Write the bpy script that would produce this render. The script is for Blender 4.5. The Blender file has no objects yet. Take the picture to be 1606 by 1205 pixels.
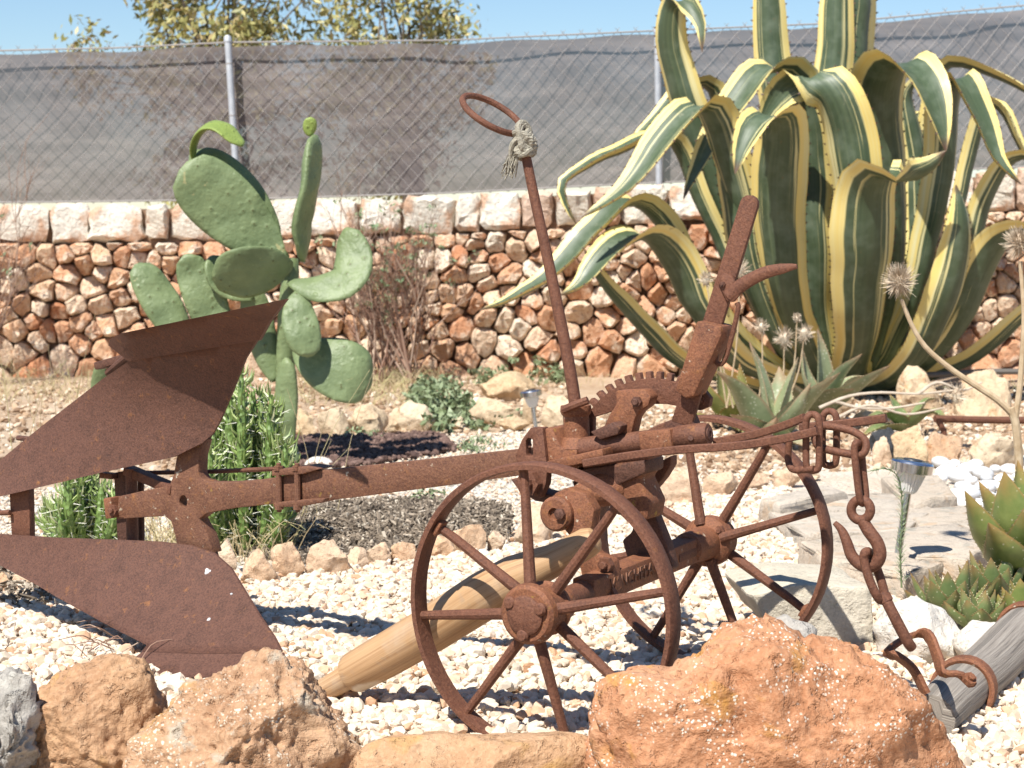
import bpy, bmesh, math, random
import numpy as np
from mathutils import Vector, Matrix, noise
from mathutils.geometry import delaunay_2d_cdt
rnd = random.Random(7)
nrs = np.random.RandomState(11)
S = bpy.context.scene
COL = S.collection

# ------------------------------------------------------------------ camera, world, sun, exposure
IW, IH, F = 1606.0, 1205.0, 3122.0
CAMH = 0.905
PITCH = math.atan((602.5 - 330.0) / F)
cd = bpy.data.cameras.new('camera')
cam = bpy.data.objects.new('camera', cd); COL.objects.link(cam)
cam.location = (0, 0, CAMH)
cam.rotation_euler = (math.pi / 2 - PITCH, 0, 0)
cd.sensor_width = 36.0; cd.lens = F / IW * 36.0
cd.clip_start = 0.05; cd.clip_end = 2000
cd.dof.use_dof = True; cd.dof.focus_distance = 3.6; cd.dof.aperture_fstop = 12.0
S.camera = cam
SUNV = Vector((-0.35, -0.60, 1.0)).normalized()
w = bpy.data.worlds.new('World'); S.world = w; w.use_nodes = True
wn = w.node_tree
sky = wn.nodes.new('ShaderNodeTexSky'); sky.sky_type = 'NISHITA'; sky.sun_disc = False
sky.sun_elevation = math.asin(SUNV.z); sky.sun_rotation = math.atan2(SUNV.x, SUNV.y)
sky.air_density = 1.0; sky.dust_density = 0.0; sky.ozone_density = 6.0
wn.links.new(sky.outputs[0], wn.nodes['Background'].inputs[0])
wn.nodes['Background'].inputs[1].default_value = 0.082
sl = bpy.data.lights.new('sun', 'SUN'); sl.energy = 5.0; sl.angle = math.radians(0.53); sl.color = (1.0, 0.965, 0.90)
so = bpy.data.objects.new('sun', sl); COL.objects.link(so)
so.rotation_euler = SUNV.to_track_quat('Z', 'Y').to_euler(); so.location = (-3, -5, 8)
S.view_settings.view_transform = 'Standard'; S.view_settings.look = 'None'
S.view_settings.exposure = 0.64; S.view_settings.gamma = 1.0

# ------------------------------------------------------------------ projection helpers (modelling aid: real depth per thing)
CF = Vector((0, math.cos(PITCH), -math.sin(PITCH))); CU = Vector((0, math.sin(PITCH), math.cos(PITCH))); CX = Vector((1, 0, 0))
CP = Vector((0, 0, CAMH))
def ray(px, py): return CF + CX * ((px - 803.0) / F) - CU * ((py - 602.5) / F)
def at(px, py, Y):
    d = ray(px, py); return CP + d * (Y / d.y)
def gnd(px, py, z=0.0):
    d = ray(px, py); return CP + d * ((z - CAMH) / d.z)
def proj(p):
    q = Vector(p) - CP; z = q.dot(CF); return 803 + F * q.x / z, 602.5 - F * q.dot(CU) / z
W1 = at(848, 957, 3.293); W2 = at(1114, 848, 3.90)
AX = (W2 - W1); AX.z = 0; AX.normalize()                 # axle direction, pointing away
FW = Vector((AX.y, -AX.x, 0))                            # plough's forward direction
PO = (W1 + W2) / 2
UP = Vector((0, 0, 1))
def pl(px, py, off=0.0):                                 # point on the plough's long plane
    d = ray(px, py); t = ((PO - CP).dot(AX) + off) / d.dot(AX); return CP + d * t

# ------------------------------------------------------------------ objects
WL = {}
def tag(o, label, cat, group=None, kind=None):
    if label: o['label'] = label
    if cat: o['category'] = cat
    if group: o['group'] = group
    if kind: o['kind'] = kind
    return o
def empty(name, loc):
    o = bpy.data.objects.new(name, None); COL.objects.link(o); o.location = loc; WL[o] = Vector(loc)
    o.empty_display_size = 0.05
    return o
def link_mesh(name, me, mat, parent, loc):
    o = bpy.data.objects.new(name, me); COL.objects.link(o)
    if mat: me.materials.append(mat)
    o.location = loc; WL[o] = Vector(loc)
    if parent:
        o.parent = parent; o.location = Vector(loc) - WL[parent]
    return o
class MB:
    def __init__(s): s.v = []; s.f = []; s.uv = []
    def add(s, vs, fs, uv=None):
        n = len(s.v); s.v += [tuple(v) for v in vs]; s.f += [tuple(i + n for i in f) for f in fs]
        s.uv += list(uv) if uv is not None else [(0, 0)] * len(vs)
        return s
    def build(s, name, mat, parent=None, bevel=0, sharp=35, flat=False):
        V = np.array(s.v, float)
        loc = Vector(((V[:, 0].min() + V[:, 0].max()) / 2, (V[:, 1].min() + V[:, 1].max()) / 2, V[:, 2].min()))
        me = bpy.data.meshes.new(name)
        me.from_pydata((V - np.array(loc)).tolist(), [], s.f)
        if any(u != (0, 0) for u in s.uv):
            ul = me.uv_layers.new(name='UVMap'); li = np.zeros(len(me.loops), dtype=np.int32)
            me.loops.foreach_get('vertex_index', li)
            ul.data.foreach_set('uv', np.array(s.uv, dtype=np.float32)[li].ravel())
        if bevel:
            bm = bmesh.new(); bm.from_mesh(me)
            bmesh.ops.remove_doubles(bm, verts=bm.verts, dist=1e-5)
            bmesh.ops.recalc_face_normals(bm, faces=bm.faces)
            es = [e for e in bm.edges if len(e.link_faces) == 2 and e.calc_face_angle(0) > 0.6]
            bmesh.ops.bevel(bm, geom=es, offset=bevel, segments=2, profile=0.5, affect='EDGES', clamp_overlap=True)
            bm.to_mesh(me); bm.free()
        if not flat:
            me.polygons.foreach_set('use_smooth', [True] * len(me.polygons))
            me.set_sharp_from_angle(angle=math.radians(sharp))
        me.update()
        return link_mesh(name, me, mat, parent, loc)
def catmull(pts, n):
    P = [Vector(p) for p in pts]
    if len(P) < 3: return [P[0].lerp(P[-1], i / (n - 1)) for i in range(n)]
    Q = [P[0] * 2 - P[1]] + P + [P[-1] * 2 - P[-2]]
    cum = [0]
    for i in range(1, len(P)): cum.append(cum[-1] + (P[i] - P[i - 1]).length)
    out = []
    for k in range(n):
        d = cum[-1] * k / (n - 1); i = 0
        while i < len(P) - 2 and cum[i + 1] < d: i += 1
        t = (d - cum[i]) / max(cum[i + 1] - cum[i], 1e-9); a, b, c, e = Q[i], Q[i + 1], Q[i + 2], Q[i + 3]
        out.append(0.5 * ((2 * b) + (c - a) * t + (2 * a - 5 * b + 4 * c - e) * t * t + (3 * b - a - 3 * c + e) * t ** 3))
    return out
def interp(vals, n):
    x = np.linspace(0, 1, len(vals)); return np.interp(np.linspace(0, 1, n), x, vals)
def tube(mb, pts, rad, seg=8, closed=False, cap=True, hint=None, rad2=None, power=1.0, rot=0.0):
    """sweep an ellipse (power<1: rounded box) along pts; hint fixes the direction of rad"""
    P = [Vector(p) for p in pts]; n = len(P)
    R = [rad] * n if isinstance(rad, (int, float)) else list(rad)
    R2 = R if rad2 is None else ([rad2] * n if isinstance(rad2, (int, float)) else list(rad2))
    T = []
    for i in range(n):
        if closed: t = P[(i + 1) % n] - P[i - 1]
        else: t = P[min(i + 1, n - 1)] - P[max(i - 1, 0)]
        T.append(t.normalized() if t.length > 1e-9 else Vector((0, 0, 1)))
    h = Vector(hint) if hint is not None else (Vector((0, 0, 1)) if abs(T[0].z) < 0.9 else Vector((1, 0, 0)))
    N = h - T[0] * h.dot(T[0]); N.normalize()
    vs = []; uv = []
    for i in range(n):
        if hint is not None:
            M = h - T[i] * h.dot(T[i])
            if M.length > 0.05: N = M.normalized()
        else:
            N = (N - T[i] * N.dot(T[i])).normalized()
        B = T[i].cross(N)
        for k in range(seg):
            a = 2 * math.pi * (k + rot) / seg; c, s_ = math.cos(a), math.sin(a)
            if power != 1.0:
                c = math.copysign(abs(c) ** power, c); s_ = math.copysign(abs(s_) ** power, s_)
            vs.append(P[i] + N * (R[i] * c) + B * (R2[i] * s_)); uv.append((k / seg + 1e-4, i / max(n - 1, 1)))
    fs = []
    for i in range(n if closed else n - 1):
        j = (i + 1) % n
        for k in range(seg):
            l = (k + 1) % seg; fs.append((i * seg + k, i * seg + l, j * seg + l, j * seg + k))
    if cap and not closed:
        fs.append(tuple(range(seg - 1, -1, -1))); fs.append(tuple((n - 1) * seg + k for k in range(seg)))
    mb.add(vs, fs, uv); return mb
def lathe(mb, p0, d, prof, seg=24, ph=0.0):
    d = Vector(d).normalized(); a = Vector((0, 0, 1)) if abs(d.z) < 0.9 else Vector((1, 0, 0))
    N = d.cross(a).normalized(); B = d.cross(N); vs = []; fs = []; uv = []
    for i, (t, r) in enumerate(prof):
        for k in range(seg):
            an = 2 * math.pi * k / seg + ph; vs.append(Vector(p0) + d * t + N * (r * math.cos(an)) + B * (r * math.sin(an))); uv.append((k / seg + 1e-4, i / len(prof)))
    for i in range(len(prof) - 1):
        for k in range(seg):
            l = (k + 1) % seg; fs.append((i * seg + k, i * seg + l, (i + 1) * seg + l, (i + 1) * seg + k))
    fs.append(tuple(range(seg - 1, -1, -1))); fs.append(tuple((len(prof) - 1) * seg + k for k in range(seg)))
    mb.add(vs, fs, uv); return mb
def prism(mb, pts, ext):
    n = len(pts); a = [Vector(p) for p in pts]; b = [p + ext for p in a]
    fs = [tuple(range(n)), tuple(range(2 * n - 1, n - 1, -1))]
    for i in range(n):
        j = (i + 1) % n; fs.append((i, i + n, j + n, j))
    mb.add(a + b, fs); return mb
def plate_px(mb, poly, off, thick):                      # traced outline on the plough plane, extruded along the axle
    return prism(mb, [pl(x, y, off) for x, y in poly], AX * thick)
def box(mb, c, ax, ay, az):
    c = Vector(c); vs = [c + ax * i + ay * j + az * k for i in (-1, 1) for j in (-1, 1) for k in (-1, 1)]
    mb.add(vs, [(0, 1, 3, 2), (4, 6, 7, 5), (0, 4, 5, 1), (2, 3, 7, 6), (0, 2, 6, 4), (1, 5, 7, 3)]); return mb
def plate_holed(poly, holes, off, thick):
    allp = [Vector(p) for p in poly]; faces = [list(range(len(poly)))]
    for h in holes: n0 = len(allp); allp += [Vector(p) for p in h]; faces.append(list(range(n0, n0 + len(h))))
    r = delaunay_2d_cdt(allp, [], faces, 1, 1e-6); vv, ff = r[0], r[2]; n = len(vv); mb = MB()
    ce = np.array([tuple(sum((vv[i] for i in f), Vector((0, 0))) / len(f)) for f in ff])
    for h in holes: ff = [f for f, k in zip(ff, inpoly(ce, [tuple(q) for q in h])) if not k]; ce = np.array([tuple(sum((vv[i] for i in f), Vector((0, 0))) / len(f)) for f in ff])
    A = [pl(p.x, p.y, off) for p in vv]; B = [p + AX * thick for p in A]; cnt = {}
    for f in ff:
        for i in range(len(f)): e_ = (f[i], f[(i + 1) % len(f)]); cnt[e_] = 1
    fs = [tuple(f) for f in ff] + [tuple(i + n for i in reversed(f)) for f in ff] + [(a, b, b + n, a + n) for (a, b) in cnt if (b, a) not in cnt]
    mb.add(A + B, fs); return mb
def bar_px(mb, a, b, h, off, thick, off2=None):          # flat bar between two traced points, h = half height in metres
    A = pl(a[0], a[1], off); B = pl(b[0], b[1], off if off2 is None else off2)
    d = (B - A); L = d.length; d.normalize(); u = AX.cross(d).normalized()
    return box(mb, (A + B) / 2, d * (L / 2), AX * (thick / 2), u * h)
def nut(mb, p, d, r, h, bolt=0.5):
    lathe(mb, p, d, [(0, r), (h, r)], 6); lathe(mb, Vector(p) + Vector(d).normalized() * h, d, [(-.001, r * bolt), (h * .55, r * bolt), (h * .65, r * bolt * .8)], 10); return mb

# ------------------------------------------------------------------ materials
class NT:
    def __init__(s, name):
        s.m = bpy.data.materials.new(name); s.m.use_nodes = True; s.t = s.m.node_tree
        s.b = s.t.nodes['Principled BSDF']; s.tc = None
    def n(s, typ, **kw):
        o = s.t.nodes.new(typ)
        for k, v in kw.items():
            if k in o.inputs: s.put(o.inputs[k], v)
            else: setattr(o, k, v)
        return o
    def put(s, sock, v):
        if isinstance(v, bpy.types.NodeSocket): s.t.links.new(v, sock)
        else:
            if sock.type == 'RGBA' and len(v) == 3: v = (*v, 1)
            sock.default_value = v
    def co(s, kind='Object'):
        if not s.tc: s.tc = s.t.nodes.new('ShaderNodeTexCoord')
        return s.tc.outputs[kind]
    def noise(s, scale, detail=4, rough=.6, vec=None, dist=0.0):
        return s.n('ShaderNodeTexNoise', Scale=scale, Detail=detail, Roughness=rough, Distortion=dist, Vector=vec or s.co()).outputs['Fac']
    def voro(s, scale, feature='F1', vec=None, out='Distance'):
        v = s.n('ShaderNodeTexVoronoi', feature=feature, Vector=vec or s.co()); v.inputs['Scale'].default_value = scale
        return v.outputs[out]
    def ramp(s, fac, stops, interp='LINEAR'):
        r = s.n('ShaderNodeValToRGB'); r.color_ramp.interpolation = interp
        e = r.color_ramp.elements
        while len(e) < len(stops): e.new(0.5)
        for i, (p, c) in enumerate(stops):
            e[i].position = p
            e[i].color = (c, c, c, 1) if isinstance(c, (int, float)) else (*c, 1)
        s.put(r.inputs[0], fac); return r.outputs[0]
    def mix(s, fac, a, b, blend='MIX'):
        m = s.n('ShaderNodeMix', data_type='RGBA', blend_type=blend)
        s.put(m.inputs[0], fac); s.put(m.inputs[6], a); s.put(m.inputs[7], b); return m.outputs[2]
    def math(s, op, a, b=0.0, c=0.0):
        m = s.n('ShaderNodeMath', operation=op); s.put(m.inputs[0], a); s.put(m.inputs[1], b); s.put(m.inputs[2], c); return m.outputs[0]
    def bump(s, h, strength=.5, dist=.01, prev=None):
        b = s.n('ShaderNodeBump', Strength=strength, Distance=dist, Height=h)
        if prev: s.put(b.inputs['Normal'], prev)
        return b.outputs[0]
    def done(s, col, rough=.8, normal=None, metal=0.0, spec=None, **kw):
        s.put(s.b.inputs['Base Color'], col); s.put(s.b.inputs['Roughness'], rough); s.put(s.b.inputs['Metallic'], metal)
        if normal: s.put(s.b.inputs['Normal'], normal)
        if spec is not None: s.b.inputs['Specular IOR Level'].default_value = spec
        for k, v in kw.items(): s.put(s.b.inputs[k.replace('_', ' ')], v)
        return s.m
    def objrand(s): return s.n('ShaderNodeObjectInfo').outputs['Random']
    def island(s): return s.n('ShaderNodeNewGeometry').outputs['Random Per Island']
M = {}
def rust(name, a, b, c, patch=.62, wear=0, gs=230, grit=.42):
    t = NT(name); n1 = t.noise(11, 6, .68); n2 = t.noise(gs, 4, .75); n3 = t.noise(38, 5, .7)
    col = t.ramp(n1, [(.28, a), (.5, b), (.72, a)])
    col = t.mix(t.math('MULTIPLY', t.ramp(n2, [(.46, 0.), (.66, 1.)]), .55), col, c)
    col = t.mix(t.ramp(n3, [(patch, 0.), (patch + .14, .75)]), col, (.30, .125, .04))
    col = t.mix(t.math('MULTIPLY', t.ramp(t.noise(260, 3, .7), [(.36, 1.), (.5, 0.)]), grit), col, (.035, .016, .012))
    if wear:
        col = t.mix(t.ramp(t.noise(55, 4, .6), [(.66, 0.), (.71, .8)]), col, (.5, .43, .32))
        col = t.mix(t.ramp(t.noise(24, 5, .65), [(.64, 0.), (.70, .8)]), col, (.34, .23, .035))
    nb = t.bump(n2, .55, .0022); nb = t.bump(n3, .6, .005, nb)
    M[name] = t.done(col, t.ramp(n2, [(.3, .55), (.7, .8)]), nb, spec=.32)
rust('rust', (.078, .030, .018), (.150, .060, .034), (.25, .115, .066), .62)
rust('rust_board', (.060, .027, .018), (.112, .050, .033), (.17, .082, .055), .60, 0, 260, .5)
rust('rust_cast', (.085, .032, .019), (.22, .085, .042), (.34, .155, .075), .56, 1)
rust('rust_bar', (.095, .040, .026), (.16, .070, .041), (.29, .145, .075), .58, 1)
# stone of the wall
for nm_ in ('wall_stone', 'wall_stone_small'):
    t = NT(nm_); r = t.objrand() if nm_ == 'wall_stone' else t.island(); n = t.noise(9, 5, .6); n2 = t.noise(55, 5, .65)
    c = t.ramp(r, [(0, (.50, .23, .12)), (.22, (.64, .38, .23)), (.42, (.74, .58, .42)), (.6, (.56, .29, .16)), (.8, (.68, .46, .29)), (1, (.78, .68, .54))])
    c = t.mix(t.ramp(n, [(.46, 0.), (.62, .85)]), c, (.76, .64, .50)); c = t.mix(t.ramp(n2, [(.36, .75), (.47, 0.)]), c, (.42, .17, .08))
    M[nm_] = t.done(c, .92, t.bump(n2, .9, .02, t.bump(n, .6, .03)), spec=.2)
t = NT('coping_stone'); r = t.objrand(); n = t.noise(8, 5, .6); n2 = t.noise(45, 5, .65)
c = t.ramp(r, [(0, (.70, .63, .52)), (.55, (.76, .70, .60)), (.72, (.60, .38, .26)), (.8, (.74, .68, .57)), (1, (.78, .73, .63))])
c = t.mix(t.ramp(n, [(.48, 0.), (.60, .85)]), c, (.58, .34, .21)); c = t.mix(t.ramp(n2, [(.28, .5), (.45, 0.)]), c, (.42, .27, .18))
M['coping_stone'] = t.done(c, .92, t.bump(n2, .9, .02, t.bump(n, .6, .03)), spec=.2)
t = NT('wall_core'); n = t.noise(14, 5, .6)
M['wall_core'] = t.done(t.ramp(n, [(.3, (.16, .09, .055)), (.7, (.34, .22, .14))]), .95, t.bump(n, 1, .03))
def rockmat(name, cols, speck=None, lichen=None, stain=None, sc=1.0, pit=1.0, objmix=0):
    t = NT(name); n1 = t.noise(5 * sc, 6, .62); n2 = t.noise(26 * sc, 6, .65); n3 = t.noise(120 * sc, 4, .6)
    c = t.ramp(n1, [(.25, cols[0]), (.5, cols[1]), (.75, cols[2])])
    if objmix:
        c = t.mix(t.math('MULTIPLY', t.objrand(), objmix), c, cols[3])
    c = t.mix(t.ramp(n2, [(.3, .55), (.46, 0.)]), c, tuple(x * .6 for x in cols[0]))
    c = t.mix(t.ramp(n3, [(.45, 0.), (.8, .45)]), c, tuple(min(.8, x * 1.35) for x in cols[2]))
    if stain: c = t.mix(t.ramp(t.noise(7 * sc, 4, .6, dist=.6), [(.56, 0.), (.66, .75)]), c, stain)
    if lichen: c = t.mix(t.ramp(t.noise(9 * sc, 5, .65, dist=.4), [(.56, 0.), (.63, .8)]), c, lichen)
    if speck:
        v = t.voro(150 * sc); m_ = t.math('MULTIPLY', t.ramp(t.math('ADD', v, t.math('MULTIPLY', t.math('SUBTRACT', n3, .5), .9)), [(.20, 1.), (.36, 0.)]), t.ramp(t.noise(14 * sc, 5, .7), [(.47, 0.), (.56, 1.)]))
        c = t.mix(m_, c, speck)
    v2 = t.ramp(t.noise(40 * sc, 4, .7), [(.28, 0.), (.45, 1.)])
    nb = t.bump(n1, .5, .03 / sc); nb = t.bump(n2, .85, .013 / sc, nb); nb = t.bump(n3, .6, .0035 / sc, nb); nb = t.bump(v2, .6 * pit, .007 / sc, nb)
    M[name] = t.done(c, .93, nb, spec=.2)
rockmat('rock_orange', [(.32, .135, .062), (.43, .205, .105), (.53, .305, .18)], (.72, .65, .54), None, (.50, .25, .05))
rockmat('rock_conglom', [(.31, .165, .09), (.42, .25, .145), (.53, .37, .235)], (.64, .56, .44), (.42, .37, .29), (.48, .26, .07))
rockmat('rock_ochre', [(.32, .17, .09), (.43, .255, .14), (.53, .36, .225)], None, None, (.48, .28, .09))
rockmat('rock_grey', [(.24, .22, .19), (.36, .33, .29), (.47, .44, .39)], None, (.5, .48, .42))
rockmat('block_stone', [(.44, .385, .29), (.52, .46, .36), (.58, .52, .42)], None, None, None, 1.6, .6)
rockmat('rock_white', [(.52, .46, .38), (.66, .60, .51), (.74, .69, .60)], None, None, (.48, .33, .2), 1.2)
rockmat('rock_border', [(.40, .21, .11), (.55, .34, .20), (.66, .49, .34), (.70, .60, .47)], None, None, (.46, .22, .09), 2.2, 1, .55)
rockmat('rock_tan', [(.44, .28, .15), (.56, .40, .24), (.64, .50, .34), (.66, .56, .43)], None, None, (.48, .27, .13), 1.5, 1, .6)
rockmat('flagstone', [(.36, .31, .25), (.47, .41, .34), (.56, .49, .40), (.50, .38, .26)], None, (.36, .33, .27), (.46, .33, .22), 1.8, .8, .5)
rockmat('rock_dark', [(.03, .032, .036), (.045, .047, .05), (.12, .12, .12)], None, None, None, 2)
t = NT('gravel_white'); r = t.island(); n = t.noise(70, 4)
c = t.ramp(r, [(0, (.52, .41, .30)), (.2, (.64, .54, .42)), (.5, (.69, .61, .50)), (.8, (.62, .50, .38)), (.92, (.58, .38, .25)), (1, (.48, .27, .15))])
M['gravel_white'] = t.done(t.mix(t.ramp(n, [(.5, 0.), (.8, .45)]), c, (.72, .52, .38)), .85, t.bump(t.noise(200, 4), .4, .002), spec=.25)
t = NT('gravel_bed'); n = t.noise(60, 5, .7); v = t.voro(70)
M['gravel_bed'] = t.done(t.mix(t.ramp(t.noise(3, 4), [(.45, 0.), (.7, .8)]), t.ramp(n, [(.3, (.46, .36, .27)), (.6, (.66, .58, .48))]), (.52, .40, .28)), .95, t.bump(v, 1, .01))
t = NT('gravel_fine'); n = t.noise(90, 5, .7); v = t.voro(110)
M['gravel_fine'] = t.done(t.mix(t.ramp(t.noise(4, 4), [(.4, 0.), (.7, .6)]), t.ramp(n, [(.3, (.55, .49, .42)), (.6, (.74, .70, .63))]), (.5, .42, .33)), .95, t.bump(v, 1, .012))
t = NT('lava'); r = t.island(); M['lava'] = t.done(t.ramp(r, [(0, (.07, .04, .032)), (.6, (.13, .075, .058)), (1, (.22, .14, .11))]), .95, t.bump(t.noise(150, 4), .6, .004))
t = NT('mulch'); r = t.island(); M['mulch'] = t.done(t.ramp(r, [(0, (.075, .056, .040)), (.5, (.18, .14, .10)), (.85, (.31, .245, .18)), (1, (.58, .50, .39))]), .95)
t = NT('dirt'); n = t.noise(2.2, 6, .65); n2 = t.noise(30, 6, .7)
c = t.ramp(n, [(.3, (.34, .22, .13)), (.5, (.44, .31, .20)), (.7, (.52, .41, .29))]); c = t.mix(t.ramp(n2, [(.45, 0.), (.75, .6)]), c, (.58, .48, .36))
c = t.mix(t.ramp(n2, [(.25, .5), (.42, 0.)]), c, (.22, .14, .08))
M['dirt'] = t.done(c, .95, t.bump(n2, .8, .02, t.bump(n, .4, .05)))
# plants
t = NT('agave'); uv = t.n('ShaderNodeSeparateXYZ', Vector=t.co('UV')); u = t.math('ABSOLUTE', t.math('SUBTRACT', uv.outputs[0], .5))
vv = t.n('ShaderNodeCombineXYZ', X=t.math('MULTIPLY', uv.outputs[0], 16), Y=t.math('MULTIPLY', uv.outputs[1], 1.2), Z=t.math('MULTIPLY', t.objrand(), 40))
st = t.noise(1.0, 3, .6, vv.outputs[0]); wob = t.math('MULTIPLY', t.math('SUBTRACT', t.noise(2.2, 2, .5), .5), .05)
edge = t.ramp(t.math('ADD', u, wob), [(.335, 0.), (.352, 1.)])
green = t.ramp(st, [(.3, (.046, .070, .035)), (.55, (.064, .093, .046)), (.75, (.095, .126, .062))])
bloom = t.noise(12, 4, .6); green = t.mix(t.ramp(bloom, [(.46, 0.), (.72, .55)]), green, (.15, .185, .125))
yel = t.ramp(st, [(.3, (.74, .54, .14)), (.5, (.73, .59, .22)), (.7, (.72, .66, .36))])
line = t.math('MULTIPLY', t.ramp(st, [(.575, 0.), (.60, 1.)]), t.ramp(u, [(.16, 0.), (.24, 1.)]))
c = t.mix(t.math('MAXIMUM', edge, t.math('MULTIPLY', line, .85)), green, yel)
c = t.mix(t.ramp(t.noise(26, 5, .7), [(.66, 0.), (.72, .65)]), c, (.17, .10, .045)); c = t.mix(t.ramp(t.noise(7, 5, .7, dist=1.5), [(.64, 0.), (.70, .35)]), c, (.36, .33, .22)); c = t.mix(t.ramp(uv.outputs[1], [(.965, 0.), (.99, .9)]), c, (.10, .05, .03))
M['agave'] = t.done(c, t.ramp(bloom, [(.3, .42), (.7, .6)]), t.bump(st, .15, .01), spec=.5)
t = NT('thorn'); M['thorn'] = t.done((.09, .045, .03), .6)
t = NT('thorn_pale'); M['thorn_pale'] = t.done((.62, .55, .33), .6)
def opun(name, a, b, dot, dsc=26):
    t = NT(name); n = t.noise(9, 4); v = t.voro(dsc)
    c = t.ramp(n, [(.3, a), (.7, b)]); c = t.mix(t.ramp(t.noise(60, 4, .7), [(.6, 0.), (.8, .5)]), c, tuple(min(1, x * 1.5 + .03) for x in b))
    c = t.mix(t.ramp(t.noise(11, 5, .7, dist=1.), [(.64, 0.), (.69, .6)]), c, (.42, .36, .17))
    c = t.mix(t.ramp(v, [(.09, .8), (.15, 0.)]), c, dot)
    M[name] = t.done(c, .5, t.bump(t.ramp(v, [(.05, 1.), (.35, 0.)]), .35, .006, t.bump(t.noise(28, 4, .6), .45, .012, t.bump(n, .4, .02))), spec=.4)
opun('opuntia', (.115, .155, .068), (.20, .25, .115), (.08, .08, .025), 30)
opun('opuntia_new', (.19, .255, .055), (.26, .33, .08), (.05, .045, .015), 48)
t = NT('eve_stem'); n = t.noise(30, 4); M['eve_stem'] = t.done(t.ramp(n, [(.3, (.10, .17, .04)), (.7, (.20, .29, .08))]), .5, t.bump(t.voro(60), .6, .01))
t = NT('eve_leaf'); r = t.island(); M['eve_leaf'] = t.done(t.ramp(r, [(0, (.12, .19, .04)), (.6, (.26, .35, .10)), (.9, (.38, .45, .18)), (1, (.55, .55, .34))]), .45)
t = NT('needle'); M['needle'] = t.done((.72, .70, .58), .5)
def aloem(name, a, b, spot, tip, sc, thr):
    t = NT(name); uv = t.n('ShaderNodeSeparateXYZ', Vector=t.co('UV')); n = t.noise(14, 4); v = t.voro(sc)
    c = t.ramp(n, [(.3, a), (.7, b)]); c = t.mix(t.ramp(v, [(thr, .85), (thr * 1.5, 0.)]), c, spot)
    c = t.mix(t.ramp(t.math('ADD', uv.outputs[1], t.math('MULTIPLY', t.math('SUBTRACT', n, .5), .5)), [(.72, 0.), (1., .8)]), c, tip)
    u = t.math('ABSOLUTE', t.math('SUBTRACT', uv.outputs[0], .5)); c = t.mix(t.ramp(u, [(.43, 0.), (.49, .6)]), c, tip)
    M[name] = t.done(c, .45, t.bump(n, .25, .01), spec=.45)
aloem('aloe_spotted', (.20, .23, .115), (.32, .35, .20), (.52, .52, .37), (.42, .24, .15), 55, .17)
aloem('aloe_green', (.15, .195, .05), (.27, .31, .095), (.55, .53, .33), (.38, .20, .07), 60, .12)
aloem('aloe_small', (.12, .165, .055), (.21, .25, .10), (.55, .53, .33), (.30, .15, .06), 90, .13)
aloem('aloe_bronze', (.16, .17, .05), (.30, .27, .09), (.45, .43, .2), (.40, .17, .07), 60, .1)
t = NT('dry_stalk'); n = t.noise(40, 4); M['dry_stalk'] = t.done(t.ramp(n, [(.3, (.36, .25, .14)), (.7, (.55, .43, .28))]), .8)
t = NT('dry_bristle'); r = t.island(); M['dry_bristle'] = t.done(t.ramp(r, [(0, (.32, .22, .14)), (1, (.62, .53, .40))]), .8)
t = NT('dry_pale'); n = t.noise(30, 4); M['dry_pale'] = t.done(t.ramp(n, [(.3, (.40, .32, .24)), (.7, (.58, .49, .38))]), .8)
t = NT('dry_grass'); r = t.island(); M['dry_grass'] = t.done(t.ramp(r, [(0, (.34, .25, .13)), (.6, (.52, .42, .24)), (1, (.40, .38, .16))]), .8)
t = NT('twig'); r = t.island(); M['twig'] = t.done(t.ramp(r, [(0, (.16, .085, .055)), (.5, (.28, .16, .11)), (1, (.42, .32, .24))]), .85)
t = NT('shrub_leaf'); r = t.island(); M['shrub_leaf'] = t.done(t.ramp(r, [(0, (.14, .21, .10)), (.7, (.24, .32, .17)), (1, (.34, .25, .14))]), .6)
t = NT('herb'); r = t.island(); M['herb'] = t.done(t.ramp(r, [(0, (.12, .16, .07)), (.6, (.21, .26, .13)), (1, (.31, .36, .21))]), .6)
t = NT('tree_leaf'); r = t.island(); M['tree_leaf'] = t.done(t.ramp(r, [(0, (.15, .155, .045)), (.5, (.29, .27, .085)), (.8, (.39, .335, .125)), (1, (.47, .36, .17))]), .55)
M['tree_leaf'].node_tree.nodes['Principled BSDF'].inputs['Subsurface Weight'].default_value = 0
t = NT('bark'); n = t.noise(20, 5); M['bark'] = t.done(t.ramp(n, [(.3, (.10, .075, .055)), (.7, (.22, .18, .14))]), .9, t.bump(n, .8, .02))
# wood, rope, metal, cloth
t = NT('wood_pale'); mp = t.n('ShaderNodeMapping', Vector=t.co()); mp.inputs['Rotation'].default_value = (0, 0, 0); 
uvp = t.n('ShaderNodeSeparateXYZ', Vector=t.co('UV')); gv = t.n('ShaderNodeCombineXYZ', X=t.math('MULTIPLY', uvp.outputs[0], 26), Y=t.math('MULTIPLY', uvp.outputs[1], 1.6))
g = t.noise(1.6, 5, .65, gv.outputs[0], .4); n = t.noise(9, 4)
c = t.ramp(g, [(.3, (.27, .145, .065)), (.5, (.41, .245, .12)), (.7, (.50, .32, .17))]); c = t.mix(t.ramp(n, [(.5, 0.), (.75, .55)]), c, (.46, .40, .32))
cx = t.math('SUBTRACT', uvp.outputs[1], .26); cy = t.math('SUBTRACT', uvp.outputs[0], .44)
dd = t.math('ADD', t.math('SQRT', t.math('ADD', t.math('MULTIPLY', t.math('MULTIPLY', cx, cx), 1.), t.math('MULTIPLY', t.math('MULTIPLY', cy, cy), .3))), t.math('MULTIPLY', t.math('SUBTRACT', t.noise(40, 3), .5), .05))
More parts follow.
